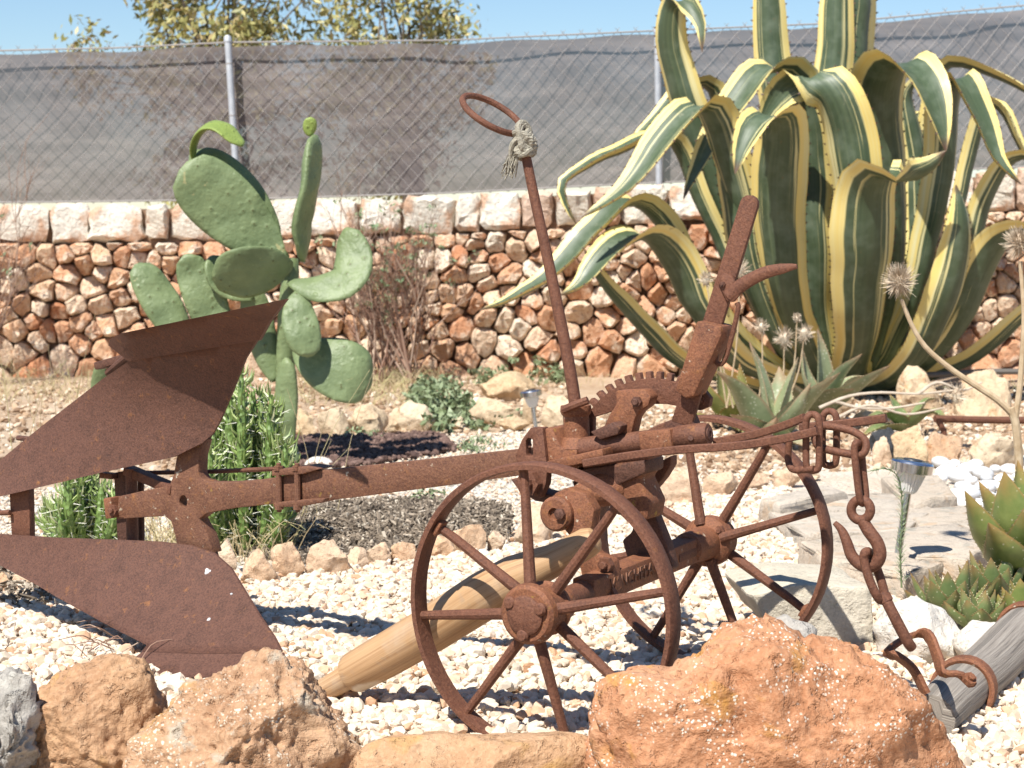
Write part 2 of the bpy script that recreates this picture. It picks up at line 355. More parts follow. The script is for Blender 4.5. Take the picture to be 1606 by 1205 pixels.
c = t.mix(t.ramp(dd, [(.04, .75), (.06, 0.)]), c, (.70, .62, .50)); ck = t.noise(1.1, 6, .75, gv.outputs[0], 1.0); c = t.mix(t.ramp(ck, [(.33, .8), (.38, 0.)]), c, (.12, .07, .04)); c = t.mix(t.ramp(t.noise(30, 5, .7), [(.58, 0.), (.7, .5)]), c, (.30, .22, .15))
M['wood_pale'] = t.done(c, .55, t.bump(g, .2, .002), spec=.4)
t = NT('wood_grey'); uvp = t.n('ShaderNodeSeparateXYZ', Vector=t.co('UV')); gv = t.n('ShaderNodeCombineXYZ', X=t.math('MULTIPLY', uvp.outputs[0], 30), Y=t.math('MULTIPLY', uvp.outputs[1], 2.))
g = t.noise(1.5, 6, .7, gv.outputs[0], .5)
M['wood_grey'] = t.done(t.ramp(g, [(.28, (.085, .074, .062)), (.45, (.25, .215, .18)), (.7, (.40, .355, .30))]), .9, t.bump(g, .8, .006))
t = NT('rope'); n = t.noise(160, 4); M['rope'] = t.done(t.ramp(n, [(.3, (.20, .18, .135)), (.7, (.40, .365, .29))]), .95, t.bump(n, .8, .004))
t = NT('zinc'); n = t.noise(20, 4); M['zinc'] = t.done(t.ramp(n, [(.3, (.42, .44, .47)), (.7, (.56, .58, .60))]), .5, metal=.35)
t = NT('wire'); M['wire'] = t.done((.36, .335, .315), .5, metal=.2)
t = NT('steel'); M['steel'] = t.done((.66, .68, .72), .22, metal=1.0)
t = NT('black_plastic'); M['black_plastic'] = t.done((.03, .032, .035), .45)
t = NT('clear_plastic'); M['clear_plastic'] = t.done((.92, .90, .84), .25, None, 0, .5, Transmission_Weight=.35, IOR=1.2)
t = NT('pipe'); M['pipe'] = t.done((.12, .105, .09), .7)
t = NT('pebble_white'); r = t.objrand(); n = t.noise(12, 4); c = t.ramp(r, [(0, (.48, .49, .5)), (.4, (.70, .70, .69)), (1, (.79, .78, .76))]); M['pebble_white'] = t.done(t.mix(t.ramp(n, [(.55, 0.), (.8, .4)]), c, (.38, .38, .39)), .7)
t = NT('shade_cloth'); n = t.noise(2.2, 4, .6); mp = t.n('ShaderNodeMapping', Vector=t.co()); mp.inputs['Scale'].default_value = (1.0, 1.0, 7.0)
n2 = t.noise(2.0, 4, .6, mp.outputs[0]); weave = t.noise(240, 2, .5)
c = t.ramp(n2, [(.3, (.135, .116, .112)), (.5, (.165, .142, .136)), (.68, (.225, .192, .178))])
t.put(t.b.inputs['Base Color'], c); t.b.inputs['Roughness'].default_value = .85; t.b.inputs['Specular IOR Level'].default_value = .2
tr = t.n('ShaderNodeBsdfTransparent'); mx = t.n('ShaderNodeMixShader')
t.put(mx.inputs[0], t.ramp(n, [(.3, .84), (.7, .90)])); t.put(mx.inputs[1], tr.outputs[0]); t.put(mx.inputs[2], t.b.outputs[0])
t.put(t.t.nodes['Material Output'].inputs[0], mx.outputs[0]); M['shade_cloth'] = t.m

# ------------------------------------------------------------------ ground
def ground_sheet(name, pts, mat, kind='structure', grid=None):
    mb = MB(); mb.add(pts, [tuple(range(len(pts)))]); o = mb.build(name, mat, flat=True); tag(o, None, None, None, kind); return o
mb = MB(); NX, NY = 90, 110
xs = np.concatenate([np.linspace(-600, -6, 8), np.linspace(-5, 5, NX), np.linspace(6, 600, 8)]); ys = np.concatenate([[-40, -5, 0], np.linspace(1.5, 12.5, NY), np.linspace(14, 900, 10)])
vs = []
for y in ys:
    for x in xs:
        z = 0.012 * noise.noise(Vector((x * 2.1, y * 2.1, 0))) if 1.5 < y < 12 and abs(x) < 6 else 0
        if y > 7.0 and y < 12.5: z += .015
        vs.append((x, y, z - .02))
nx = len(xs); mb.add(vs, [(j * nx + i, j * nx + i + 1, (j + 1) * nx + i + 1, (j + 1) * nx + i) for j in range(len(ys) - 1) for i in range(nx - 1)])
tag(mb.build('ground', M['dirt']), 'tan dry earth of the cactus garden', 'ground', kind='structure')

# gravel beds: outline regions on the ground
REG = {
 'near': [(-260, 1500), (-260, 960), (-20, 925), (120, 905), (340, 905), (480, 905), (640, 885), (770, 872), (850, 850), (1000, 790), (1230, 770), (1330, 850), (1430, 870), (1500, 925), (1800, 960), (1900, 1500)],
 'far': [(-160, 862), (-40, 775), (330, 750), (420, 762), (900, 722), (1240, 752), (1240, 775), (1000, 795), (850, 855), (640, 880), (480, 905), (330, 905), (120, 905)],
 'strip': [(520, 692), (700, 684), (930, 676), (930, 712), (720, 742), (500, 742)],
 'lava': [(440, 694), (690, 686), (716, 712), (560, 738), (430, 742)],
 'mulch': [(375, 850), (440, 812), (560, 790), (700, 786), (800, 800), (800, 850), (640, 868), (480, 888), (390, 880)],
 'mulchL': [(-100, 900), (60, 905), (120, 930), (70, 958), (-100, 965)],
 'right': [(1210, 730), (1380, 705), (1700, 705), (1700, 860), (1540, 830), (1240, 790)],
}
def inpoly(P, poly):
    x, y = P[:, 0], P[:, 1]; ins = np.zeros(len(P), bool); n = len(poly)
    for i in range(n):
        x1, y1 = poly[i]; x2, y2 = poly[(i + 1) % n]
        c = ((y1 > y) != (y2 > y)) & (x < (x2 - x1) * (y - y1) / (y2 - y1 + 1e-12) + x1); ins ^= c
    return ins
def region_points(key, dens, ymax=1300, xr=(-160, 1760)):
    poly = [tuple(gnd(x, min(y, 1480))[:2]) for x, y in REG[key]]; A = np.array(poly)
    lo, hi = A.min(0), A.max(0); n = int(dens * (hi - lo).prod()); P = lo + nrs.rand(n, 2) * (hi - lo); P = P[inpoly(P, poly)]
    px = 803 + F * P[:, 0] / P[:, 1]; P = P[(px > xr[0]) & (px < xr[1]) & (P[:, 1] > 2.75)]
    return P
for key, nm, mat, z in (('far', 'fine_gravel_ground', 'gravel_fine', .0), ('strip', 'pale_gravel_path', 'gravel_fine', .002), ('near', 'gravel_ground', 'gravel_bed', .004)):
    ground_sheet(nm, [tuple(gnd(x, y, z)) for x, y in REG[key]], M[mat])
def ico(sub):
    bm = bmesh.new(); bmesh.ops.create_icosphere(bm, subdivisions=sub, radius=1); V = np.array([v.co[:] for v in bm.verts]); Fc = np.array([[v.index for v in f.verts] for f in bm.faces]); bm.free(); return V, Fc
def chip_templates(sub, n, cuts=7, seed=3):
    r = np.random.RandomState(seed); V0, F0 = ico(sub); out = []
    for i in range(n):
        V = V0.copy() * (1 + .10 * r.randn(len(V0), 1))
        for k in range(cuts):
            d = r.randn(3); d /= np.linalg.norm(d); lim = .55 + .3 * r.rand(); q = V @ d; m = q > lim; V[m] -= np.outer(q[m] - lim, d)
        out.append((V, F0))
    return out
def scatter(name, temps, P3, size, mat, kind='stuff', flat=True):
    n = len(P3); which = nrs.randint(len(temps), size=n); Vs, Fs = [], []; off = 0
    q = nrs.randn(n, 4); q /= np.linalg.norm(q, axis=1)[:, None]; a, b, c, d = q.T
    R = np.stack([1 - 2 * (c * c + d * d), 2 * (b * c - a * d), 2 * (b * d + a * c), 2 * (b * c + a * d), 1 - 2 * (b * b + d * d), 2 * (c * d - a * b), 2 * (b * d - a * c), 2 * (c * d + a * b), 1 - 2 * (b * b + c * c)], 1).reshape(-1, 3, 3)
    for k, (V, Fc) in enumerate(temps):
        idx = np.where(which == k)[0]
        if not len(idx): continue
        W = np.einsum('nij,nvj->nvi', R[idx], V[None] * size[idx][:, None, :]); W[:, :, 2] *= .8; W += P3[idx][:, None, :]
        Vs.append(W.reshape(-1, 3)); Fs.append((Fc[None] + (np.arange(len(idx)) * len(V))[:, None, None] + off).reshape(-1, 3)); off += len(idx) * len(V)
    V = np.concatenate(Vs); Fc = np.concatenate(Fs)
    o = mesh_np(name, V, Fc, mat, flat); tag(o, None, None, None, kind); return o
def mesh_np(name, V, Fc, mat, flat=True, parent=None):
    k = Fc.shape[1]; loc = np.array([V[:, 0].mean(), V[:, 1].mean(), V[:, 2].min()]); V = V - loc
    me = bpy.data.meshes.new(name); me.vertices.add(len(V)); me.vertices.foreach_set('co', V.astype(np.float32).ravel())
    me.loops.add(Fc.size); me.loops.foreach_set('vertex_index', Fc.astype(np.int32).ravel())
    me.polygons.add(len(Fc)); me.polygons.foreach_set('loop_start', np.arange(0, Fc.size, k, dtype=np.int32))
    try: me.polygons.foreach_set('loop_total', np.full(len(Fc), k, dtype=np.int32))
    except Exception: pass
    me.polygons.foreach_set('use_smooth', np.full(len(Fc), not flat)); me.update(calc_edges=True)
    return link_mesh(name, me, mat, parent, Vector(loc))
CH1 = chip_templates(2, 14); CH0 = chip_templates(1, 10, 3, 5)
P = region_points('near', 4600)
nearm = P[:, 1] < 4.35
def sz(n, lo, hi): s = (lo + (hi - lo) * nrs.rand(n) ** 1.6)[:, None]; return s * (1 + .28 * nrs.randn(n, 3)).clip(.55, 1.6)
A = P[nearm]; B = P[~nearm]
s = sz(len(A), .0075, .0165); o = scatter('white_gravel', CH1, np.c_[A, .006 + .012 * nrs.rand(len(A))], s, M['gravel_white'])
tag(o, 'cream white crushed gravel around the rusty plough wheels', 'gravel')
s = sz(len(B), .0075, .0155); o = scatter('white_gravel', CH0, np.c_[B, .006 + .010 * nrs.rand(len(B))], s, M['gravel_white'])
tag(o, 'white crushed gravel behind the plough, before the border rocks', 'gravel')
P = region_points('far', 2200); o = scatter('fine_gravel', CH0, np.c_[P, .002 + .006 * nrs.rand(len(P))], sz(len(P), .005, .010), M['gravel_white']); tag(o, 'pale fine gravel behind the row of border rocks', 'gravel')
P = region_points('strip', 2600); o = scatter('fine_gravel', CH0, np.c_[P, .003 + .006 * nrs.rand(len(P))], sz(len(P), .005, .011), M['gravel_white']); tag(o, 'pale gravel path beyond the lava gravel', 'gravel')
P = region_points('lava', 5200); o = scatter('lava_gravel', CH0, np.c_[P, .012 + .012 * nrs.rand(len(P))], sz(len(P), .008, .016), M['lava']); tag(o, 'dark reddish brown volcanic gravel behind the plough beam', 'gravel')
def chips(key, dens, nm, label):
    P = region_points(key, dens); bx = np.array([[i, j, k] for i in (-1, 1) for j in (-1, 1) for k in (-1, 1)], float)
    fc = np.array([(0, 1, 3), (0, 3, 2), (4, 6, 7), (4, 7, 5), (0, 4, 5), (0, 5, 1), (2, 3, 7), (2, 7, 6), (0, 2, 6), (0, 6, 4), (1, 5, 7), (1, 7, 3)])
    s_ = np.stack([.004 + .017 * nrs.rand(len(P)) ** 2, .0016 + .003 * nrs.rand(len(P)), .001 + .002 * nrs.rand(len(P))], 1)
    cen = np.array([P[:, 0].mean(), P[:, 1].mean()]); d = np.linalg.norm((P - cen) / np.array([.8, .4]), axis=1)
    o = scatter(nm, [(bx, fc)], np.c_[P, .012 + .02 * nrs.rand(len(P)) * np.clip(1.4 - d, .2, 1)], s_, M['mulch']); tag(o, label, 'mulch')
chips('mulch', 14000, 'bark_mulch', 'grey weathered wood chips behind the border rocks')
chips('mulchL', 4000, 'bark_mulch', 'grey wood chips under the tail of the mouldboards')

REG['dirtL'] = [(-120, 760), (-120, 600), (700, 592), (900, 600), (900, 676), (450, 690), (430, 745)]
REG['dirtR'] = [(980, 770), (900, 690), (950, 640), (1100, 625), (1700, 605), (1700, 720), (1250, 745)]
t = NT('litter'); r = t.island(); M['litter'] = t.done(t.ramp(r, [(0, (.20, .12, .07)), (.4, (.42, .28, .17)), (.8, (.58, .45, .32)), (1, (.72, .64, .52))]), .95)
for key, dn, lab in (('dirtL', 380, 'small stones and crumbs on the dry earth before the wall'), ('dirtR', 1200, 'small stones and litter on the earth around the aloes')):
    P = region_points(key, dn); o = scatter('earth_litter', CH0, np.c_[P, .0 + .006 * nrs.rand(len(P))], sz(len(P), .004, .020), M['litter']); tag(o, lab, 'litter')
# ------------------------------------------------------------------ rocks
def rock_mesh(mb, c, r3, seed, sub=3, cuts=9, rough=.12, poly=None, frac=1.0, base=None):
    """poly: silhouette radii (metres) per angle in XZ, else an ellipsoid r3"""
    V, Fc = ico(sub); rr = np.random.RandomState(seed); sd = Vector((seed * 3.17 % 50, seed * 1.91 % 50, seed * .73 % 50))
    for k in range(cuts):
        d = rr.randn(3); d[2] *= .8
        if poly is not None: d = np.array([.75 * d[0], -1 - .3 * rr.rand(), .75 * d[2]])
        d /= np.linalg.norm(d); lim = (.50 if poly is None else .62) + .28 * rr.rand(); q = V @ d; m = q > lim; V[m] -= np.outer((q[m] - lim) * .9, d)
    out = []
    for v in V:
        p = Vector(v); n = noise.fractal(p * 1.6 * frac + sd, .9, 2.1, 5) * rough + noise.fractal(p * 5.5 * frac + sd, .8, 2.2, 4) * rough * .32 + (noise.fractal(p * 15 * frac + sd, .7, 2.2, 3) * rough * .16 if sub > 4 else 0)
        n -= max(0, noise.noise(p * 3.1 * frac + sd * 1.3) - .22) * rough * 1.6
        if sub > 4:
            cr = abs(noise.noise(p * 2.3 * frac + sd * 2.1)); n -= max(0, .07 - cr) * rough * 7 * max(0, min(1, .5 + 2.5 * noise.noise(p * 1.7 + sd)))
            n -= max(0, noise.noise(p * 8.5 * frac + sd) - .36) * rough * .6
        p = p * (1 + n)
        if poly is not None:
            th = math.atan2(p.z, p.x); rho = math.hypot(p.x, p.z)
            q = poly(th); out.append((c[0] + math.cos(th) * rho * q, c[1] + p.y * r3[1], c[2] + math.sin(th) * rho * q))
        else: out.append((c[0] + p.x * r3[0], c[1] + p.y * r3[1], c[2] + p.z * r3[2]))
    if base is not None: out = [(x, y, max(z, base)) for x, y, z in out]
    mb.add(out, [tuple(f) for f in Fc]); return mb
def outline_fn(pts, c, Y):
    W = [at(x, y, Y) for x, y in pts]; C = at(c[0], c[1], Y); Q = [(p.x - C.x, p.z - C.z) for p in W]
    A = np.array([math.atan2(b, a) for a, b in Q]); n = len(Q)
    def f(th):
        d = (math.cos(th), math.sin(th)); best = .01
        for i in range(n):
            ax_, ay_ = Q[i]; bx_, by_ = Q[(i + 1) % n]; ex, ey = bx_ - ax_, by_ - ay_; den = d[0] * ey - d[1] * ex
            if abs(den) < 1e-9: continue
            t_ = (ax_ * ey - ay_ * ex) / den; u_ = (ax_ * d[1] - ay_ * d[0]) / den
            if t_ > 0 and -1e-6 <= u_ <= 1 + 1e-6: best = max(best, t_)
        return best
    th = np.linspace(-math.pi, math.pi, 181); R = np.array([f(a) for a in th])
    return C, lambda a: float(np.interp(a, th, R))
def rock_traced(name, label, pts, c, Y, depth, mat, seed, sub=5, rough=.10, cuts=8, boost=1.03, cat='rock', frac=1.0):
    C, f = outline_fn(pts, c, Y); mb = MB()
    rock_mesh(mb, C, (1, depth, 1), seed, sub, cuts, rough, lambda a: f(a) * boost, frac)
    return tag(mb.build(name, M[mat], sharp=80), label, cat)
rock_traced('rock', 'big orange sandstone boulder speckled with white lichen before the wheels', [(905, 1250), (928, 1140), (945, 1080), (1000, 1052), (1062, 1056), (1105, 1022), (1160, 992), (1205, 984), (1262, 1008), (1335, 1032), (1395, 1068), (1442, 1092), (1470, 1150), (1505, 1230), (1490, 1330), (930, 1330)], (1210, 1180), 2.96, .17, 'rock_orange', 4, 6, .12, cuts=11)
rock_traced('rock', 'smooth ochre boulder beside the grey boulder, below the lower mouldboard', [(50, 1260), (60, 1150), (62, 1075), (120, 1048), (190, 1030), (225, 1048), (250, 1100), (262, 1170), (250, 1300), (60, 1300)], (155, 1160), 3.12, .13, 'rock_ochre', 9, 6, .10)
rock_traced('rock', 'rough conglomerate boulder with embedded pebbles by the wooden handle', [(195, 1260), (212, 1150), (300, 1085), (350, 1052), (420, 1028), (470, 1050), (505, 1105), (545, 1160), (560, 1250), (520, 1320), (230, 1320)], (375, 1175), 3.02, .16, 'rock_conglom', 17, 6, .14, frac=1.6)
rock_traced('rock', 'rugged pale grey boulder left of the ochre boulder', [(-60, 1250), (-50, 1090), (0, 1062), (45, 1072), (62, 1110), (55, 1180), (40, 1300), (-60, 1300)], (0, 1180), 3.05, .12, 'rock_grey', 23, 5, .2, frac=1.6)
rock_traced('rock', 'low flat tan stone slab under the front wheel', [(545, 1290), (560, 1185), (600, 1160), (700, 1158), (800, 1160), (880, 1158), (930, 1170), (940, 1290), (740, 1330)], (740, 1240), 2.99, .11, 'rock_ochre', 31, 5, .07)
rock_traced('rock', 'small grey brown stone wedged behind the orange boulder', [(1165, 1000), (1190, 975), (1235, 968), (1270, 985), (1285, 1030), (1260, 1080), (1180, 1070)], (1225, 1025), 3.22, .07, 'rock_grey', 37, 4, .12)
rock_traced('rock', 'pale rounded stone under the draught chain', [(1375, 990), (1400, 950), (1440, 940), (1480, 960), (1520, 1010), (1500, 1040), (1420, 1050), (1385, 1040)], (1445, 998), 3.95, .12, 'rock_white', 41, 4, .08)
rock_traced('rock', 'whitish stone at the end of the small aloe rosettes', [(1495, 1010), (1530, 980), (1590, 980), (1640, 1010), (1620, 1050), (1520, 1050)], (1560, 1018), 3.85, .1, 'rock_white', 43, 4, .08)
# squared block below the far wheel
mb = MB(); pts = [at(x, y, 4.02) for x, y in ((1178, 935), (1240, 915), (1368, 922), (1372, 1018), (1300, 1034), (1262, 1030), (1205, 980))]
prism(mb, pts, Vector((-.03, .26, .0)))
blk = mb.build('stone_block', M['block_stone'], bevel=.008); tag(blk, 'squared pale grey stone block under the far wheel', 'block')
bm = bmesh.new(); bm.from_mesh(blk.data); bmesh.ops.triangulate(bm, faces=bm.faces); bmesh.ops.subdivide_edges(bm, edges=bm.edges, cuts=5, use_grid_fill=True)
for v in bm.verts: v.co += Vector((noise.noise(v.co * 22), noise.noise(v.co * 22 + Vector((9, 1, 4))), noise.noise(v.co * 22 + Vector((3, 7, 5))))) * .006
bm.to_mesh(blk.data); bm.free()
def rock_box(x0, y0, x1, y1, mat, seed, label, group=None, sub=4, rough=.17, name='rock', cat='rock', flatten=1.0, cuts=14):
    g = gnd((x0 + x1) / 2, y1 - 2); Y = g.y; k = Y / F; wd = (x1 - x0) * k / 2 * 1.08; ht = (y1 - y0) * k; dp = wd * .8 * flatten
    mb = MB(); rock_mesh(mb, (g.x, Y + dp * .75, ht * .36), (wd, dp, ht * .72), seed, sub, cuts, rough)
    return tag(mb.build(name, M[mat], sharp=34), label, cat, group)
bl = 'tan and orange sandstone rock in the border edging the white gravel'
for i, b in enumerate([(326, 852, 372, 905), (368, 872, 440, 925), (420, 858, 482, 912), (470, 852, 545, 910), (535, 866, 585, 900), (572, 852, 612, 892), (606, 850, 658, 890), (652, 848, 712, 884), (702, 822, 764, 872), (756, 838, 800, 868), (800, 800, 880, 862), (10, 895, 60, 930), (-20, 900, 20, 935), (1015, 745, 1105, 800), (1098, 735, 1170, 785), (1150, 745, 1215, 775), (1205, 735, 1260, 770)]):
    lb = {0: 'orange border rock touching the frog casting above the lower mouldboard', 1: 'pale border rock under dry grass wisps next to the lower mouldboard', 2: 'pinkish border rock standing below the beam clamp', 3: 'largest tan border rock along the grey wood chips', 8: 'pointed brown border rock seen through the near wheel, highest of that row', 10: 'pale rock behind the tip of the wooden shaft', 11: 'reddish rock under the tail of the mouldboards by the wood chips', 12: 'reddish rock under the tail of the mouldboards by the wood chips'}.get(i)
    gp = 'border rocks along the white gravel'
    if i in (4, 5, 6, 7, 9): lb, gp = 'small tan border rock between the largest border rock and the wooden shaft', 'small border rocks by the near wheel'
    if i >= 13: lb, gp = 'orange tan rock behind the spokes of the far wheel', 'border rocks behind the far wheel'
    rock_box(*b, 'rock_border', 60 + i, lb, gp)
fl = 'weathered sandstone rock lying before the foot of the stone wall'
for i, b in enumerate([(455, 645, 500, 690), (496, 640, 545, 688), (535, 626, 615, 686), (625, 632, 690, 682), (602, 645, 640, 680), (735, 622, 815, 672), (815, 612, 842, 668), (752, 588, 850, 632), (845, 620, 905, 680), (780, 655, 830, 680), (1290, 620, 1345, 655), (1400, 585, 1490, 655), (1490, 590, 1606, 660), (1330, 640, 1410, 672), (690, 652, 742, 676)]):
    lb, gp = ('sandstone rock behind the lava gravel next to the prickly pear', 'rocks behind the lava gravel') if i < 5 else (('sandstone rock around the far solar lamp before the wall', 'rocks around the far solar lamp') if i < 10 or i == 14 else ('sandstone rock under the agave leaves behind the dry branches', 'rocks under the agave'))
    if i == 2: lb = 'largest sandstone rock behind the lava gravel'
    if i == 7: lb = 'wide flat sandstone rock lying nearest the wall behind the far solar lamp'
    rock_box(*b, 'rock_tan', 90 + i, lb, gp)
rl = 'tan rock behind the solar lamp and the white pebbles'
for i, b in enumerate([(1398, 662, 1462, 742), (1440, 678, 1520, 738), (1512, 676, 1612, 746), (1365, 690, 1402, 735), (1225, 738, 1300, 760)]):
    rock_box(*b, 'rock_border' if i % 2 else 'rock_tan', 120 + i, ['tall tan rock next to the rounded black rock', 'orange brown rock between the tall tan rock and the white pebbles', 'broad tan rock behind the white pebbles', 'small reddish rock beside the rounded black rock', 'flat tan rock under the hitch shackles'][i])
rock_box(1362, 668, 1420, 728, 'rock_dark', 131, 'rounded black rock behind the hooks of the chain', None)
# flagstones
fs_ = [[(1205, 800), (1230, 780), (1420, 770), (1470, 800), (1420, 830), (1260, 838)], [(1310, 845), (1400, 828), (1500, 822), (1560, 845), (1520, 878), (1400, 868)], [(1190, 782), (1290, 762), (1330, 770), (1225, 792)], [(1420, 800), (1520, 790), (1590, 815), (1545, 838), (1440, 826)], [(1380, 748), (1470, 742), (1500, 780), (1430, 790)], [(1250, 850), (1300, 842), (1390, 866), (1480, 882), (1420, 900), (1290, 876)]]
for i, q in enumerate(fs_):
    top = .055 + .012 * (i % 3); mb = MB(); prism(mb, [gnd(x, y, top) for x, y in q], Vector((0, 0, -.07 - .01 * i)))
    o = mb.build('flagstone', M['flagstone'], bevel=.012); tag(o, ['long grey flagstone behind the rim of the far wheel', 'grey flagstone behind the hook of the chain', 'narrow flagstone edge under the hitch shackles', 'flagstone between solar lamp and big aloe', 'flagstone next to the white pebbles', 'low grey flagstone behind the squared stone block'][i], 'flagstone', 'flagstones behind the chain')
    bm = bmesh.new(); bm.from_mesh(o.data); bmesh.ops.triangulate(bm, faces=bm.faces); bmesh.ops.subdivide_edges(bm, edges=bm.edges, cuts=3)
    for v in bm.verts: v.co += Vector((noise.noise(v.co * 14), noise.noise(v.co * 14 + Vector((9, 1, 4))), noise.noise(v.co * 14 + Vector((3, 7, i))))) * .012
    bm.to_mesh(o.data); bm.free()
ground_sheet('pebble_bed_ground', [tuple(gnd(x, y, .003)) for x, y in REG['right']], M['gravel_bed'])
pv, pf = ico(2); pm = bpy.data.meshes.new('pebble'); pm.from_pydata(pv.tolist(), [], pf.tolist()); pm.polygons.foreach_set('use_smooth', [True] * len(pm.polygons)); pm.materials.append(M['pebble_white'])
k = 0
for row in range(6):
    for col in range(7):
        px = 1478 + col * 25 + (row % 2) * 12 + rnd.uniform(-6, 6); py = 738 + row * 13 + rnd.uniform(-3, 3)
        if px > 1640 or (px < 1500 and py > 775): continue
        g = gnd(px, py); o = bpy.data.objects.new('pebble', pm); COL.objects.link(o); s_ = rnd.uniform(.02, .036)
        o.location = (g.x, g.y, .022 + rnd.uniform(0, .008)); o.scale = (s_ * rnd.uniform(1, 1.4), s_, s_ * .75); o.rotation_euler = (rnd.uniform(-.2, .2), rnd.uniform(-.2, .2), rnd.uniform(0, 6)); WL[o] = o.location.copy()
        tag(o, 'smooth white rounded pebble in the heap by the big green aloe', 'pebble', 'white pebbles by the aloe')

# ------------------------------------------------------------------ stone wall and fence
WY = 10.87
def lin(pts, Y):
    A = [(at(x, y, Y).x, at(x, y, Y).z) for x, y in pts]; X = [a for a, b in A]; Z = [b for a, b in A]; return lambda x: float(np.interp(x, X, Z))
wtop = lin([(-120, 322), (0, 322), (350, 318), (700, 307), (1000, 292), (1606, 266), (1750, 260)], WY)
ctop = lin([(-120, 381), (0, 381), (350, 378), (700, 366), (1000, 352), (1606, 330), (1750, 326)], WY)
wall = empty('stone_wall', (0, WY, 0)); tag(wall, 'dry stone wall of orange rubble with pale squared coping stones', 'wall')
XA, XB = -3.12, 3.12
mb = MB(); n = 24
vs = []
for i in range(n + 1):
    x = XA + (XB - XA) * i / n; h = wtop(x) - .03; vs += [(x, WY + .05, -.1), (x, WY + .05, h), (x, WY + .5, h), (x, WY + .5, -.1)]
fs = [(i * 4 + k, (i + 1) * 4 + k, (i + 1) * 4 + (k + 1) % 4, i * 4 + (k + 1) % 4) for i in range(n) for k in range(4)]
mb.add(vs, fs + [(0, 1, 2, 3), (n * 4 + 3, n * 4 + 2, n * 4 + 1, n * 4)]); mb.build('core', M['wall_core'], wall, flat=True)
# rubble cells
pts = []; tries = 0
while len(pts) < 430 and tries < 60000:
    tries += 1; x = rnd.uniform(XA, XB); zt = ctop(x); z = rnd.uniform(0.0, zt); md = .088 + rnd.choice([-.03, -.015, 0, .02, .05]) + .06 * max(0, 1 - z / .22)
    if all((x - a) ** 2 + ((z - b) * 1.12) ** 2 > ((md + e) / 2) ** 2 for a, b, e in pts): pts.append((x, z, md))
def clip(poly, nx_, nz_, d):
    out = []
    for i in range(len(poly)):
        a, b = poly[i], poly[(i + 1) % len(poly)]; da = a[0] * nx_ + a[1] * nz_ - d; db = b[0] * nx_ + b[1] * nz_ - d
        if da <= 0: out.append(a)
        if da * db < 0: t_ = da / (da - db); out.append((a[0] + (b[0] - a[0]) * t_, a[1] + (b[1] - a[1]) * t_))
    return out
def stone(name, poly, mat, dmin, dmax, seg=14, shrink=1.03, squareness=0.0, into=None):
    cx_ = sum(p[0] for p in poly) / len(poly); cz_ = sum(p[1] for p in poly) / len(poly); rr = []
    for k in range(seg):
        d = (math.cos(2 * math.pi * k / seg + .2), math.sin(2 * math.pi * k / seg + .2)); best = 1
        for i in range(len(poly)):
            ax_, ay_ = poly[i][0] - cx_, poly[i][1] - cz_; bx_, by_ = poly[(i + 1) % len(poly)][0] - cx_, poly[(i + 1) % len(poly)][1] - cz_
            ex, ey = bx_ - ax_, by_ - ay_; den = d[0] * ey - d[1] * ex
            if abs(den) < 1e-9: continue
            t_ = (ax_ * ey - ay_ * ex) / den; u_ = (ax_ * d[1] - ay_ * d[0]) / den
            if t_ > 0 and -1e-6 <= u_ <= 1 + 1e-6: best = t_
        rr.append((d, best))
    mean = sum(b for _, b in rr) / seg; lim = 1.42 + squareness; D = rnd.uniform(dmin, dmax); vs = []
    tx, tz = rnd.uniform(-.5, .5), rnd.uniform(-.5, .5); shrink *= rnd.uniform(.9, 1.04)
    for (yy, sc) in ((.06, .80), (.0, 1.0), (-.7, .93 + .04 * squareness), (-1.0, .66 + .2 * squareness)):
        for d, b in rr:
            q = min(b, mean * lim) * shrink * sc * (1 + rnd.uniform(-.1, .08)); y = yy if yy > 0 else yy * D * (1 + tx * d[0] + tz * d[1] + rnd.uniform(-.14, .14))
            vs.append((cx_ + d[0] * q, WY + .03 + y, cz_ + d[1] * q))
    vs.append((cx_ + rnd.uniform(-.01, .01), WY + .03 - D * 1.02, cz_ + rnd.uniform(-.01, .01))); fs = []
    for j in range(3):
        for k in range(seg): l = (k + 1) % seg; fs.append((j * seg + k, j * seg + l, (j + 1) * seg + l, (j + 1) * seg + k))
    for k in range(seg): fs.append((3 * seg + k, 3 * seg + (k + 1) % seg, 4 * seg))
    if into is not None: into.add(vs, fs); return
    mb = MB(); mb.add(vs, fs); return mb.build(name, mat, wall, sharp=30)
cells = []
for i, (x, z, _) in enumerate(pts):
    poly = [(x - .3, z - .3), (x + .3, z - .3), (x + .3, z + .3), (x - .3, z + .3)]
    poly = clip(poly, 0, -1, .06); poly = clip(poly, 0, 1, ctop(x) - .004)
    for j, (a, b, _) in enumerate(pts):
        if i != j and abs(a - x) < .6 and abs(b - z) < .6:
            nx_, nz_ = a - x, b - z; L = math.hypot(nx_, nz_); nx_ /= L; nz_ /= L; poly = clip(poly, nx_, nz_, ((a + x) / 2) * nx_ + ((b + z) / 2) * nz_)
            if len(poly) < 3: break
    if len(poly) >= 3: cells.append((abs(sum(poly[q][0] * poly[(q + 1) % len(poly)][1] - poly[(q + 1) % len(poly)][0] * poly[q][1] for q in range(len(poly)))), poly))
cells.sort(key=lambda c: -c[0])
for _, poly in cells[:298]: stone('stone', poly, M['wall_stone'], .05, .10)
rest = MB()
for _, poly in cells[298:]: stone(None, poly, None, .04, .07, into=rest)
if rest.v: tag(rest.build('small_stones', M['wall_stone_small'], wall, sharp=30), None, None, None, 'stuff')
x = XA
